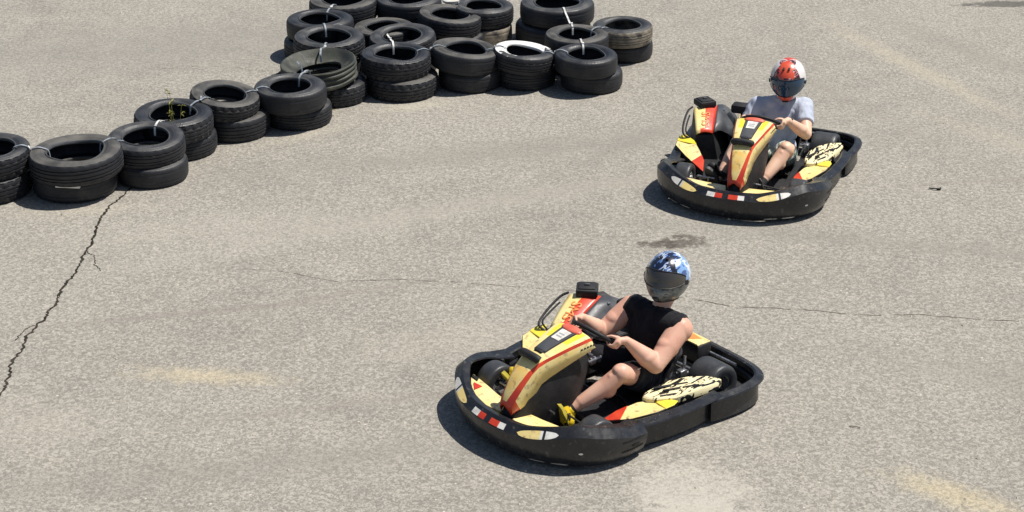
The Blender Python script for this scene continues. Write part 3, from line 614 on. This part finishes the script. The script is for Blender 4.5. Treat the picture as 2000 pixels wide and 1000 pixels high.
        e = [tip[3].lerp(tip[2], .45), tip[3], tip[4], tip[5], tip[5].lerp(tip[6], .55)]; MB().prism(e if s > 0 else e[::-1], .004, bev=.005).build('panel_sticker', YEL, o)
    wedge(1, 0); wedge(-1, .06)
    lid = [(.062, .425), (.02, .40), (-.08, .385), (-.20, .392), (-.34, .44), (-.44, .52), (-.475, .60), (-.42, .628), (-.28, .615), (-.09, .572), (.02, .51), (.058, .465)]
    for s in (1,):
        pl = [(x, y*s, .236+.012*(x < -.1)-.004) for x, y in lid]
        lo = MB().prism(pl[::-1], .05, bev=.012, side=0).build('pod_lid', [LIDP, PLASM], K)
        dirv = V((-.93, .36, 0)).normalized(); sv = V((-dirv.y, dirv.x, 0))
        r = random.Random(2)
        for row, (off, n) in enumerate(((-.050, 2), (.0, 2), (.048, 1))):
            for j in range(n):
                c = V((-.02, .455, .238))+dirv*(.07+.135*j+.045*(row == 1))+sv*(-off); c.z = .2365+.010*(c.x < -.1)-.003
                w_, h_ = .058*r.uniform(.75, 1.1), .014*r.uniform(.8, 1.3)
                MB().box(c+V((0, 0, .001)), (w_*2, h_*1.1, .004), Matrix.Rotation(math.atan2(dirv.y, dirv.x), 3, 'Z'), .0015).build('slot', PLASM, lo)
    for s in (-1, 1):
        q = [(.36, .30*s, .10), (.33, .57*s, .10), (.12, .60*s, .10), (-.34, .60*s, .10), (-.36, .28*s, .10), (.0, .28*s, .10)]
        MB().prism(q if s > 0 else q[::-1], .06, bev=.01).build('pod_base', PLASM, K)
        q = [(.80, .14*s, .06), (.84, .34*s, .06), (.74, .50*s, .06), (.68, .56*s, .06), (.68, .38*s, .06), (.62, .28*s, .06)]
        MB().prism(q if s > 0 else q[::-1], .012, bev=.004).build('nose_tray', PLASM, K)
        q = [(-.36, .575*s, .085), (-.36, .645*s, .085), (-.66, .650*s, .085), (-.755, .56*s, .085), (-.785, .30*s, .085), (-.785, .0, .085), (-.715, .0, .085), (-.715, .56*s, .085)]
        MB().prism(q if s > 0 else q[::-1], .012, bev=.004).build('rear_deck', PLASM, K)
        q = [(-.37, .29*s, .07), (-.37, .60*s, .07), (-.40, .60*s, .07), (-.40, .335*s, .07), (-.70, .335*s, .07), (-.70, .24*s, .07)]
        MB().prism(q if s > 0 else q[::-1], .012, bev=.004).build('rear_tray', PLASM, K)
    # --- right pod: tank with painted panel, filler box, grey cowl
    P = {'BL': (.0, -.545, .325), 'BR': (-.075, -.415, .322), 'TL': (-.275, -.655, .45), 'TR': (-.42, -.485, .45)}
    P = {k: V(v) for k, v in P.items()}
    bl, br_, tl, tr = P['BL'], P['BR'], P['TL'], P['TR']
    tank = MB()
    base = [V((.02, -.58, .10)), V((-.05, -.36, .10)), V((-.58, -.36, .10)), V((-.58, -.66, .10)), V((-.2, -.66, .10))]
    topv = [bl-V((0, 0, .012)), br_-V((0, 0, .012)), V((-.60, -.42, .335)), V((-.56, -.62, .40)), tl-V((0, 0, .012))]
    tank.loft([base, topv]); to = tank.build('fuel_tank', PLASM, K)
    pm = MB(); rows = 8; cols = 8; vs = []; ms = []
    for i in range(rows+1):
        for j in range(cols+1):
            u = i/rows; v_ = j/cols; p = (bl.lerp(br_, v_)).lerp(tl.lerp(tr, v_), u); p = p+V((0, 0, .018*math.sin(math.pi*v_)+.012*math.sin(math.pi*u))); vs.append(p)
    fs = []
    for i in range(rows):
        for j in range(cols):
            fs.append((i*9+j, i*9+j+1, i*9+j+10, i*9+j+9)); ms.append(1 if (j >= 4 + (i < 6)*0 and j+i*.35 > 5.0 - (i < 3)*1.5) or (i == 0 and j > 1) else (2 if j == 0 else 0))
    pm.add(vs, fs, ms); pn = pm.build('tank_panel', [CREAM, RED, CREAM], K); so = pn.modifiers.new('thick', 'SOLIDIFY'); so.thickness = .006
    pmid = lambda u, v_: (bl.lerp(br_, v_)).lerp(tl.lerp(tr, v_), u)+V((0, 0, .018*math.sin(math.pi*v_)+.012*math.sin(math.pi*u)))
    # lettering painted on the panel
    tx = bpy.data.curves.new('lettering', 'FONT'); tx.body = 'SMS'; tx.size = .105; tx.extrude = .0012; tx.align_x = 'CENTER'; tx.align_y = 'CENTER'; tx.shear = .25
    to_ = bpy.data.objects.new('tmp_text', tx); COL.objects.link(to_); bpy.context.view_layer.update()
    me = bpy.data.meshes.new_from_object(to_.evaluated_get(bpy.context.evaluated_depsgraph_get())); bpy.data.objects.remove(to_)
    ex = (pmid(.15, .5)-pmid(.85, .5)).normalized(); ey = (pmid(.5, .0)-pmid(.5, 1)); ez = ex.cross(-ey).normalized()
    if ez.z < 0: ez = -ez
    ey = ez.cross(ex).normalized(); M4 = Matrix((ex, ey, ez)).transposed().to_4x4(); c = pmid(.46, .50)
    me.transform(Matrix.Translation(c) @ M4)
    lu = (pmid(0, .5)-pmid(1, .5)).length; lv = (pmid(.46, 0)-pmid(.46, 1)).length*(1 if (pmid(.46, 0)-c).dot(ey) > 0 else -1)
    for v_ in me.vertices:                                        # lay the letters on the curved panel
        q = v_.co-c; v_.co = pmid(.46-q.dot(ex)/lu, .5-q.dot(ey)/lv)+ez*(.004+q.dot(ez))
    me.materials.clear(); me.materials.append(ORANGE)
    lt = bpy.data.objects.new('lettering', me); COL.objects.link(lt); lt.parent = pn
    # filler box
    bx_c = V((-.375, -.585, .478)); rotb = Matrix.Rotation(R(-45), 3, 'Z')
    m = MB(); m.box(bx_c, (.15, .15, .055), rotb, .012); m.box(bx_c+V((0, 0, .03)), (.115, .115, .012), rotb, .005); fb_ = m.build('filler_box', PLASM, K)
    m = MB(); m.box(bx_c+V((0, 0, .041)), (.035, .02, .014), rotb, .004); m.build('latch', GREYP, fb_)
    # grey cowl rolling inboard from the panel
    crv = [(tr, V((-.60, -.42, .36)), V((-.66, -.36, .25))), (br_.lerp(tr, .66), V((-.46, -.40, .365)), V((-.52, -.33, .25))), (br_.lerp(tr, .33), V((-.32, -.375, .345)), V((-.38, -.31, .245))), (br_, V((-.19, -.345, .30)), V((-.25, -.29, .235)))]
    m = MB(); m.loft([spline([a+V((0, 0, .006)), a.lerp(b, .5)+V((0, 0, .022)), b, b.lerp(c_, .5)+V((.01, .012, .005)), c_], 12) for a, b, c_ in crv], closed=False)
    cw = m.build('tank_cowl', GREYP, K, 60); so = cw.modifiers.new('thick', 'SOLIDIFY'); so.thickness = .006
    m = MB(); ribbon(m, spline([crv[0][2]+V((0, .012, .05)), crv[1][2]+V((0, .014, .05)), crv[2][2]+V((0, .014, .045)), crv[3][2]+V((0, .012, .035))], 12), .04, V((0, .3, 1)), .003); m.build('cowl_stripe', CREAM, cw)
    m = MB(); m.box((-.43, -.43, .415), (.022, .022, .016), None, .005); m.build('cowl_bolt', STEEL, cw)
    m = MB(); m.tube(spline([(-.02, -.60, .27), (-.0, -.655, .31), (-.09, -.685, .365), (-.22, -.69, .435), (-.28, -.665, .46)], 18), .009, 8); m.tube(spline([(-.03, -.60, .28), (-.02, -.64, .33), (-.11, -.66, .37), (-.20, -.665, .41)], 14), .007, 8)
    m.build('guard_hoop', PLASM, K)
    # --- seat
    yc = .07; cl = [(.03, .115, .03), (-.08, .07, .07), (-.22, .05, .11), (-.34, .07, .14), (-.43, .15, .14), (-.49, .27, .11), (-.525, .37, .06), (-.55, .44, .03), (-.56, .46, .02)]
    sp = spline([(a, 0, b) for a, b, c_ in cl], 26); wl = spline([(c_, 0, 0) for a, b, c_ in cl], 26); rings = []
    for i, p in enumerate(sp):
        t = (sp[min(i+1, 25)]-sp[max(i-1, 0)]).normalized(); n = V((-t.z, 0, t.x)); n = n if n.x > 0 or n.z > .5 else -n
        hw_ = .205-.05*max(0, (i-15)/10)
        rings.append([p+V((0, yc+hw_*v_, 0))+n*wl[i].x*abs(v_)**5*1.0 for v_ in (x/9 for x in range(-9, 10))])
    se = MB().loft(rings, closed=False).build('seat', PLASM, K, 60); so = se.modifiers.new('thick', 'SOLIDIFY'); so.thickness = .008; so.offset = 0
    # --- engine, air box, rear cover
    en = MB(); en.box((-.42, -.27, .14), (.26, .14, .14), None, .012); en.box((-.40, -.27, .25), (.15, .12, .09), None, .008)
    for j in range(6): en.box((-.40, -.27, .215+.014*j), (.175, .14, .005), None, 0)
    en.build('engine', DSTEEL, K)
    m = MB(); m.box((-.50, -.275, .425), (.12, .20, .08), None, .022); m.tube([(-.45, -.27, .25), (-.49, -.275, .40)], .02, 10); m.build('air_box', PLASM, K)
    m = MB(); m.box((-.71, .07, .20), (.13, .30, .13), None, .015); rc = m.build('rear_cover', PLASM, K)
    m = MB(); m.prism([(-.65, -.07, .275), (-.65, .21, .275), (-.77, .21, .271), (-.77, -.07, .271)], .008, bev=.006); m.build('cover_panel', CREAM, rc)
    m = MB(); m.prism([(-.67, -.03, .2785), (-.66, .10, .2785), (-.74, .16, .2765), (-.76, .02, .2765)], .003, bev=.003); m.build('cover_sticker', ORANGE, rc)
    m = MB(); m.box((-.778, .07, .21), (.006, .26, .05), None, .002); m.build('cover_plate', CREAM, rc)
    m = MB(); m.tube(spline([(-.40, .27, .10), (-.42, .31, .22), (-.44, .30, .30)], 8), .011, 8); m.box((-.40, .315, .19), (.06, .05, .06), None, .008); m.tube([(-.36, .30, .20), (-.50, .33, .17)], .009, 8); m.build('seat_stay', STEEL, K)
    return K
kart1 = build_kart('go_kart', (.602, 11.045, 0), -2.4414)
tag(kart1, 'go-kart in cream, red and black plastic carrying the driver in black', 'go-kart', 'go-karts on the track')
kart2 = empty('go_kart', (2.064, 14.940, 0), -1.9538)
def copy_tree(o, parent):
    c = o.copy(); COL.objects.link(c); c.parent = parent
    for ch in list(o.children): copy_tree(ch, c)
for ch in list(kart1.children): copy_tree(ch, kart2)
tag(kart2, 'go-kart in cream, red and black plastic carrying the driver in grey shirt', 'go-kart', 'go-karts on the track')

# ---------------------------------------------------------------- drivers
def remesh(mb, name, vox, mt, parent, smooth=5, disp=0, dscale=.08, off=V()):
    me = bpy.data.meshes.new('tmp'); me.from_pydata(mb.v, [], mb.f)
    bm = bmesh.new(); bm.from_mesh(me); bmesh.ops.recalc_face_normals(bm, faces=bm.faces); bm.to_mesh(me); bm.free()
    o = bpy.data.objects.new('tmp', me); COL.objects.link(o)
    rm = o.modifiers.new('r', 'REMESH'); rm.mode = 'VOXEL'; rm.voxel_size = vox
    if smooth: sm = o.modifiers.new('s', 'SMOOTH'); sm.factor = .5; sm.iterations = smooth
    bpy.context.view_layer.update()
    ev = o.evaluated_get(bpy.context.evaluated_depsgraph_get()); m2 = bpy.data.meshes.new_from_object(ev)
    bpy.data.objects.remove(o); bpy.data.meshes.remove(me)
    if disp:
        nr = [v.normal.copy() for v in m2.vertices]
        for v, vn in zip(m2.vertices, nr):
            p = v.co/dscale; v.co += vn*disp*(.45+noise.noise(p)+.6*noise.noise(V((p.x*2.3+p.z*1.5, p.y*2.3, p.z*1.1))))
    m2.name = name; m2.materials.clear(); m2.materials.append(mt)
    m2.polygons.foreach_set('use_smooth', [True]*len(m2.polygons))
    r = bpy.data.objects.new(name, m2); COL.objects.link(r); r.parent = parent; r.location = -off; return r
def hand(mb, P, out, n, u, wrist):
    """fingers curled round a rim at P; out: away from the wheel centre, n: towards the driver, u: along the rim"""
    ang = lambda a, rad: out*math.cos(a)*rad+n*math.sin(a)*rad
    palm = P+ang(R(42), .040)
    rot = Matrix((ang(R(132), 1), u, ang(R(42), 1))).transposed()
    mb.ell(palm, (.034, .041, .017), rot); mb.cone(wrist, palm, .027, .022)
    for i, (ln, r0) in enumerate(((.92, .0088), (1.0, .0092), (.96, .0088), (.82, .0078))):
        c = P+u*(.033-.022*i); a = [R(20), R(-35), R(-95), R(-95-58*ln)]; rad = [.036, .034, .030, .027]
        q = [c+ang(x, y) for x, y in zip(a, rad)]
        mb.cone(q[0], q[1], r0*1.1, r0); mb.cone(q[1], q[2], r0, r0*.95); mb.cone(q[2], q[3], r0*.95, r0*.8)
    t0 = palm+u*.030+ang(R(120), .012); t1 = P+u*.052+ang(R(95), .030); t2 = P+u*.060+ang(R(150), .028)
    mb.cone(t0, t1, .0125, .0105); mb.cone(t1, t2, .0105, .0085)
WC = V((.14, .05, .56)); NN = V((-.63, 0, .777)).normalized(); UU = V((.777, 0, .63)).normalized(); YY = V((0, 1, 0))
def helmet(parent, c, yaw, pitch, roll, pal, vis, off, size=1.0, lw_=-.30):
    rot = (Matrix.Rotation(yaw, 3, 'Z') @ Matrix.Rotation(pitch, 3, 'Y') @ Matrix.Rotation(roll, 3, 'X'))
    def pt(th, ph, k=1.0):
        a, b, cc = .150, .124, .140
        fr = max(0, math.cos(th))
        if ph < 0: a += .030*fr**2*min(1, -ph/.6); b -= .008*min(1, -ph/.8)
        if ph > .2: cc += .004
        p = V((a*math.cos(ph)*math.cos(th), b*math.cos(ph)*math.sin(th), cc*math.sin(ph)))
        if ph < -.2 and fr > 0: p.x += .020*fr**3*min(1, (-ph-.2)/.5)
        if math.cos(th) < -.5: p.x -= .012*max(0, 1-abs(ph)/.9)
        return c+rot @ (p*k*size)
    nt, np_ = 96, 44; ph0, ph1 = -.98, math.pi/2-.02
    TH = [-math.pi+2*math.pi*i/nt for i in range(nt)]; PH = [ph0+(ph1-ph0)*j/np_ for j in range(np_+1)]
    hole = lambda th, ph: abs(th) < 1.22 and (lw_-.04*math.cos(th)+.14*(abs(th)/1.22)**3) < ph < (.42-.20*(abs(th)/1.22)**3)
    m = MB(); vs = [pt(th, ph) for ph in PH for th in TH]; fs = []; ms = []
    for j in range(np_):
        for i in range(nt):
            th = TH[i]+math.pi/nt; ph = (PH[j]+PH[j+1])/2
            if hole(th, ph): continue
            fs.append((j*nt+i, j*nt+(i+1) % nt, (j+1)*nt+(i+1) % nt, (j+1)*nt+i)); ms.append(pal[1](th, ph))
    vs.append(c+rot @ V((0, 0, .1415*size))); fs += [(np_*nt+i, np_*nt+(i+1) % nt, len(vs)-1) for i in range(nt)]; ms += [pal[1](0, 1.5)]*nt
    m.add(vs, fs, ms); o = m.build('helmet', pal[0], parent, 50); o.location = -off
    so = o.modifiers.new('thick', 'SOLIDIFY'); so.thickness = .014; so.offset = -1
    # visor, wrapping the opening, with a rim and two pivots
    m = MB(); rows = []
    for i in range(41):
        th = -1.32+2.64*i/40; e = (abs(th)/1.32)**3; lo = lw_-.03-.04*math.cos(th)+.18*e; hi = .46-.24*e
        rows.append([pt(th, lo+(hi-lo)*j/14, 1.016) for j in range(15)])
    m.loft(rows, closed=False); v = m.build('visor', vis, o, 60); so = v.modifiers.new('thick', 'SOLIDIFY'); so.thickness = .003
    ri = MB(); ri.tube([r_[0] for r_ in rows], .0035, 6); ri.tube([r_[-1] for r_ in rows], .0035, 6); ri.build('visor_rim', PLASM, o)
    for s in (-1, 1):
        p = pt(1.36*s, -.02, 1.02); q = pt(1.36*s, -.02, 1.06); MB().tube([p, q], .017, 14).build('visor_pivot', PLASM, o)
    ve = MB()
    for s in (-1, 1): ve.box(pt(.28*s, 1.02, 1.01), (.035, .018, .010), rot, .003)
    ve.box(pt(0, -.66, 1.015), (.012, .05, .012), rot, .003); ve.build('vent', PLASM, o)
    st_ = MB(); ring = [pt(th, ph0+.02, 1.004) for th in TH[::2]]; st_.tube(ring, .006, 6, loop=True); st_.build('edge_trim', PLASM, o)
    return o
def driver(loc, yaw, p):
    off = V((-.31, .07, .06)); ca, sa = math.cos(yaw), math.sin(yaw)
    wl = V(loc)+V((off.x*ca-off.y*sa, off.x*sa+off.y*ca, off.z))
    E_ = empty('person', wl, yaw)
    hipc = V((-.33, .075, .165)); sL, sR = p['sL'], p['sR']; sm = (sL+sR)/2; hc = p['head']
    ab = hipc.lerp(sm, .40)+V((-.035, 0, 0)); chst = hipc.lerp(sm, .76)+V((-.02, 0, 0))
    d = (sL-sR).normalized(); up = (sm-hipc).normalized(); fw = d.cross(up).normalized(); T = Matrix((fw, d, up)).transposed()
    B = MB(); F = p['fat']; A_ = p['arm']
    B.ell(hipc, (.115, .165, .11)); B.ell(ab, (.105*F, .148*F, .15), T); B.ell(chst, (.118*F, .172*F, .15), T)
    B.cone(sR, sL, .060, .060); nb = sm-fw*.01+up*.03; B.cone(nb, hc-V((.02, 0, .10)), .062, .054)
    for s in (sL, sR): B.cone(nb+up*.02, s, .045, .052)
    B.ell(hc+V((0, 0, .0)), (.098, .078, .115)); fdir = V((math.cos(p['hyaw']), math.sin(p['hyaw']), 0))
    B.ell(hc+fdir*.088-V((0, 0, .015)), (.022, .016, .03)); B.ell(hc+fdir*.06-V((0, 0, .075)), (.035, .035, .03))
    for q in (-1, 1): B.ell(hc+V((-fdir.y, fdir.x, 0))*.08*q, (.016, .012, .03))
    arms = []
    for sd, sh, el in ((1, sL, p['eL']), (-1, sR, p['eR'])):
        ga = p['grip'+('L' if sd > 0 else 'R')]
        Pt = WC+YY*math.cos(ga)*.155+UU*math.sin(ga)*.13; out = (YY*math.cos(ga)+UU*math.sin(ga)).normalized(); tan = (UU*math.cos(ga)-YY*math.sin(ga))*sd
        tan = tan if tan.z > 0 else -tan
        w_ = Pt+out*.036+NN*.050-tan*.012+(el-Pt).normalized()*.035
        B.ell(sh-V((0, 0, .012)), (.062*A_, .064*A_, .064*A_)); B.cone(sh, sh.lerp(el, .5), .058*A_, .055*A_); B.cone(sh.lerp(el, .45), el, .055*A_, .044*A_)
        B.cone(el, el.lerp(w_, .32), .043*A_, .047*A_); B.cone(el.lerp(w_, .32), w_, .047*A_, .029)
        out_a = V((0, sd, 0)); B.ell(sh.lerp(el, .48)+V((.008, 0, .012)), (.060*A_, .046*A_, .042*A_)); B.ell(sh.lerp(el, .55)-V((.012, -.008*sd, .010)), (.055*A_, .044*A_, .044*A_)); B.ell(el+V((-.012, .006*sd, -.014)), (.034*A_, .032*A_, .032*A_)); B.ell(el.lerp(w_, .28)+out_a*.012+V((0, 0, .010)), (.050*A_, .038*A_, .036*A_))
        hand(B, Pt, out, NN, tan, w_); arms.append((sh, el, w_))
    legs = []
    for sd in (1, -1):
        hp = hipc+V((.05, .085*sd, -.03)); kn = p['kL'] if sd > 0 else p['kR']; an = p['aL'] if sd > 0 else p['aR']
        B.cone(hp, kn.lerp(hp, .08), .096, .066); B.ell(kn, (.066, .063, .066)); B.cone(kn, kn.lerp(an, .32)-V((.012, 0, .012)), .058, .062); B.cone(kn.lerp(an, .30)-V((.012, 0, .012)), kn.lerp(an, .75), .062, .044); B.cone(kn.lerp(an, .7), an, .041, .036)
        B.ell(kn+V((.016, 0, .024)), (.046, .042, .038)); B.ell(kn.lerp(an, .14)+V((.018, 0, .014)), (.034, .028, .034)); B.ell(kn.lerp(an, .34)+V((-.030, .018*sd, -.030)), (.060, .048, .052)); B.ell(hp.lerp(kn, .78)+V((0, .03*sd, .020)), (.07, .045, .045))
        B.cone(an, an+V((.05, 0, .02)), .036, .034); legs.append((hp, kn, an))
    remesh(B, 'body', .005, p['skin'], E_, 7, off=off)
    # shirt
    S_ = MB()
    S_.ell(hipc+V((-.005, 0, .03)), (.126, .174, .10)); S_.ell(ab, (.105*F+.014, .148*F+.013, .16), T); S_.ell(chst, (.118*F+.014, .172*F+.013, .158), T); S_.cone(hipc+up*.02, ab, .135, .13)
    if p['sleeve']:
        S_.cone(sR, sL, .070, .070)
        for sh, el, w_ in arms: S_.ell(sh-V((0, 0, .01)), (.074, .076, .074)); S_.cone(sh, sh.lerp(el, .30), .076, .074); S_.cone(sh.lerp(el, .1), sh.lerp(el, p['sleeve']), .074, .071, round=False)
    else:
        S_.cone(sR+d*.0, sL-d*.0, .088, .088, round=False)
        for s_, sg in ((sR, 1), (sL, -1)): S_.cone(s_+d*.018*sg+up*.004, chst+d*(.125*-sg), .072, .095)
    for s in (sL, sR): S_.cone(nb+up*.005, s.lerp(nb, .30), .056, .058)
    S_.cone(nb-up*.03, nb+up*.045, .072, .066, round=False)
    remesh(S_, 'shirt', .0065, p['shirt'], E_, 4, .0085, .060, off)
    # shorts
    H_ = MB(); H_.ell(hipc-V((0, 0, .005)), (.132, .182, .118))
    for hp, kn, an in legs:
        H_.cone(hp, hp.lerp(kn, .3), .108, .102); H_.cone(hp.lerp(kn, .2), hp.lerp(kn, p['hem']), .104, .086, round=False)
    so = remesh(H_, 'shorts', .0065, p['shorts'], E_, 4, .005, .05, off)
    if p.get('logo'):
        hp, kn, an = legs[0]; c = hp.lerp(kn, .70)+V((.0, .075, .072)); m = MB(); m.box(c, (.03, .004, .018), Matrix.Rotation(R(-40), 3, 'X') @ Matrix.Rotation(R(-25), 3, 'Y'), 0); o = m.build('logo', WHITE, so)
    # shoes with soles
    for sd, (hp, kn, an) in zip((1, -1), legs):
        toe = p['tL'] if sd > 0 else p['tR']
        dd = (toe-an).normalized(); sn = V((1, .22*sd, -.15)); sn = (sn-dd*sn.dot(dd)).normalized(); sv = dd.cross(sn)
        h_ = an-dd*.045+sn*.035; M = MB()
        M.cone(h_, an-dd*.01, .036, .040); M.cone(h_+sn*.0, toe-dd*.03, .040, .036, sq=(1, 1.1)); M.cone(an+dd*.02, toe-dd*.05+sn*.0, .042, .036); M.ell(toe-dd*.03, (.035, .042, .034)); M.cone(an-dd*.0, an+(kn-an).normalized()*.035, .042, .043, round=False)
        sh = remesh(M, 'shoe', .006, p['shoe'], E_, 3, off=off)
        ol = []
        for i in range(24):
            q = 2*math.pi*i/24; wd = .046 if math.cos(q) > 0 else .037; ol.append((math.cos(q)*.152, math.sin(q)*wd*1.1))
        cc = (h_+toe)/2+sn*.043; rr = []
        for dz in (-.012, .012): rr.append([cc+dd*a*.93+sv*b+sn*dz for a, b in ol])
        m = MB().loft(rr); o = m.build('sole', p['sole'], sh)
        lc = MB()
        for j in range(4):
            q = an.lerp(toe, .25+.16*j)-sn*.040; lc.tube([q-sv*.022, q-sn*.006, q+sv*.022], .004, 6)
        lc.build('lace', p['lace'], sh)
        sk = MB(); a_ = an+(kn-an).normalized()*.03; sk.cone(a_, a_+(kn-an).normalized()*p['sock'], .041, .042, round=False); sk.build('sock', p['sockm'], E_).location = -off
    if p.get('watch'):
        sh, el, w_ = arms[0]; a_ = w_.lerp(el, .12); t = (el-w_).normalized(); m = MB(); m.cone(a_-t*.011, a_+t*.011, .0315, .0325, round=False); o = m.build('watch', PLASM, E_); o.location = -off
        MB().box(a_+V((.0, .012, .030)), (.03, .028, .01), None, .004).build('watch_face', GREYP, o)
    return E_, off, hc
SHOE1 = mat('shoe_yellow_black', (.80, .56, .02), .5, .4, (.02, .02, .02), 26, .52, .54)
SOLE1 = mat('sole_yellow', (.62, .52, .06), .6, .3, (.40, .34, .06), 10)
SOLEW = mat('sole_white', (.10, .10, .10), .6, .3, (.06, .06, .06), 10)
pA = dict(sL=V((-.37, .315, .535)), sR=V((-.31, -.085, .555)), head=V((-.425, .13, .79)), hyaw=R(22), eL=V((-.115, .355, .365)), eR=V((-.10, -.14, .415)), gripL=R(-12), gripR=R(178),
          kL=V((.12, .285, .355)), kR=V((.13, -.20, .36)), aL=V((.44, .142, .13)), aR=V((.44, -.255, .13)), tL=V((.515, .075, .290)), tR=V((.525, -.315, .290)),
          fat=1.19, arm=1.33, skin=SKIN, sleeve=0, shirt=BCLOTH, shorts=BCLOTH, hem=.74, logo=True, shoe=SHOE1, sole=SOLE1, lace=WHITE, sock=.02, sockm=mat('sock_dark', (.03, .03, .03), .8))
d1, off1, h1 = driver((.602, 11.045, 0), -2.4414, pA)
def pal1(th, ph):
    if ph < -.38 or (ph < .0 and abs(th) < 1.15): return 3
    a = abs(th); w = noise.noise(V((th*2.2, ph*3, .3)))*.22
    if ph > .95+w*.4 and a < 1.6: return 0
    if abs(a-.55-(.9-ph)*.35) < .14+w*.3 and ph > .3: return 2
    if a < .62+(.9-ph)*.35+w: return 0
    if a < 2.3+w: return 1 if ph > -.05+w else 3
    return 0 if ph > .55 else 2
hm = helmet(d1, h1+V((0, 0, .028)), R(24), R(-9), R(0), ([H1STREAK, H1WHITE, H1BLACK, H1CHIN], pal1), VIS1, off1, 1.17, -.14)
tag(d1, 'person in black sleeveless shirt and shorts, blue and black helmet, driving', 'person', 'kart drivers')
pB = dict(pA, sL=V((-.395, .275, .555)), sR=V((-.27, -.095, .555)), head=V((-.345, .135, .785)), hyaw=R(8), eL=V((-.14, .365, .405)), eR=V((-.14, -.15, .39)), gripL=R(5), gripR=R(203),
          kL=V((.14, .27, .355)), kR=V((.15, -.14, .35)), aR=V((.44, -.205, .13)), tR=V((.525, -.255, .290)), fat=1.0, arm=1.1, skin=SKIN2, sleeve=.62, shirt=GCLOTH, shorts=SHORT2, hem=.70, logo=False, shoe=PLASM, sole=SOLEW, lace=WHITE, sock=.03, watch=True)
d2, off2, h2 = driver((2.064, 14.940, 0), -1.9538, pB)
def pal2(th, ph):
    w = noise.noise(V((th*4, ph*5, 2.1)))*.16
    if ph < -.3: return 0 if abs(th) < .5 else (2 if abs(th) < 1.9 else 1)
    if ph > .55+w and abs(th) < .95+w*1.5+(ph > 1.1)*1.2: return 0 if abs(th) < .62+(ph > .9)*.6+w else 1
    if abs(th) < .95 and ph > .2: return 1
    if abs(th) < 2.3+w: return 2
    return 1 if ph < .8 else 0
helmet(d2, h2+V((0, 0, .015)), R(8), R(14), R(2), ([H2RED, H2SPECK, H2WHITE], pal2), VIS2, off2, 1.20)
tag(d2, 'person in grey t-shirt and patterned shorts, red and white helmet, driving', 'person', 'kart drivers')
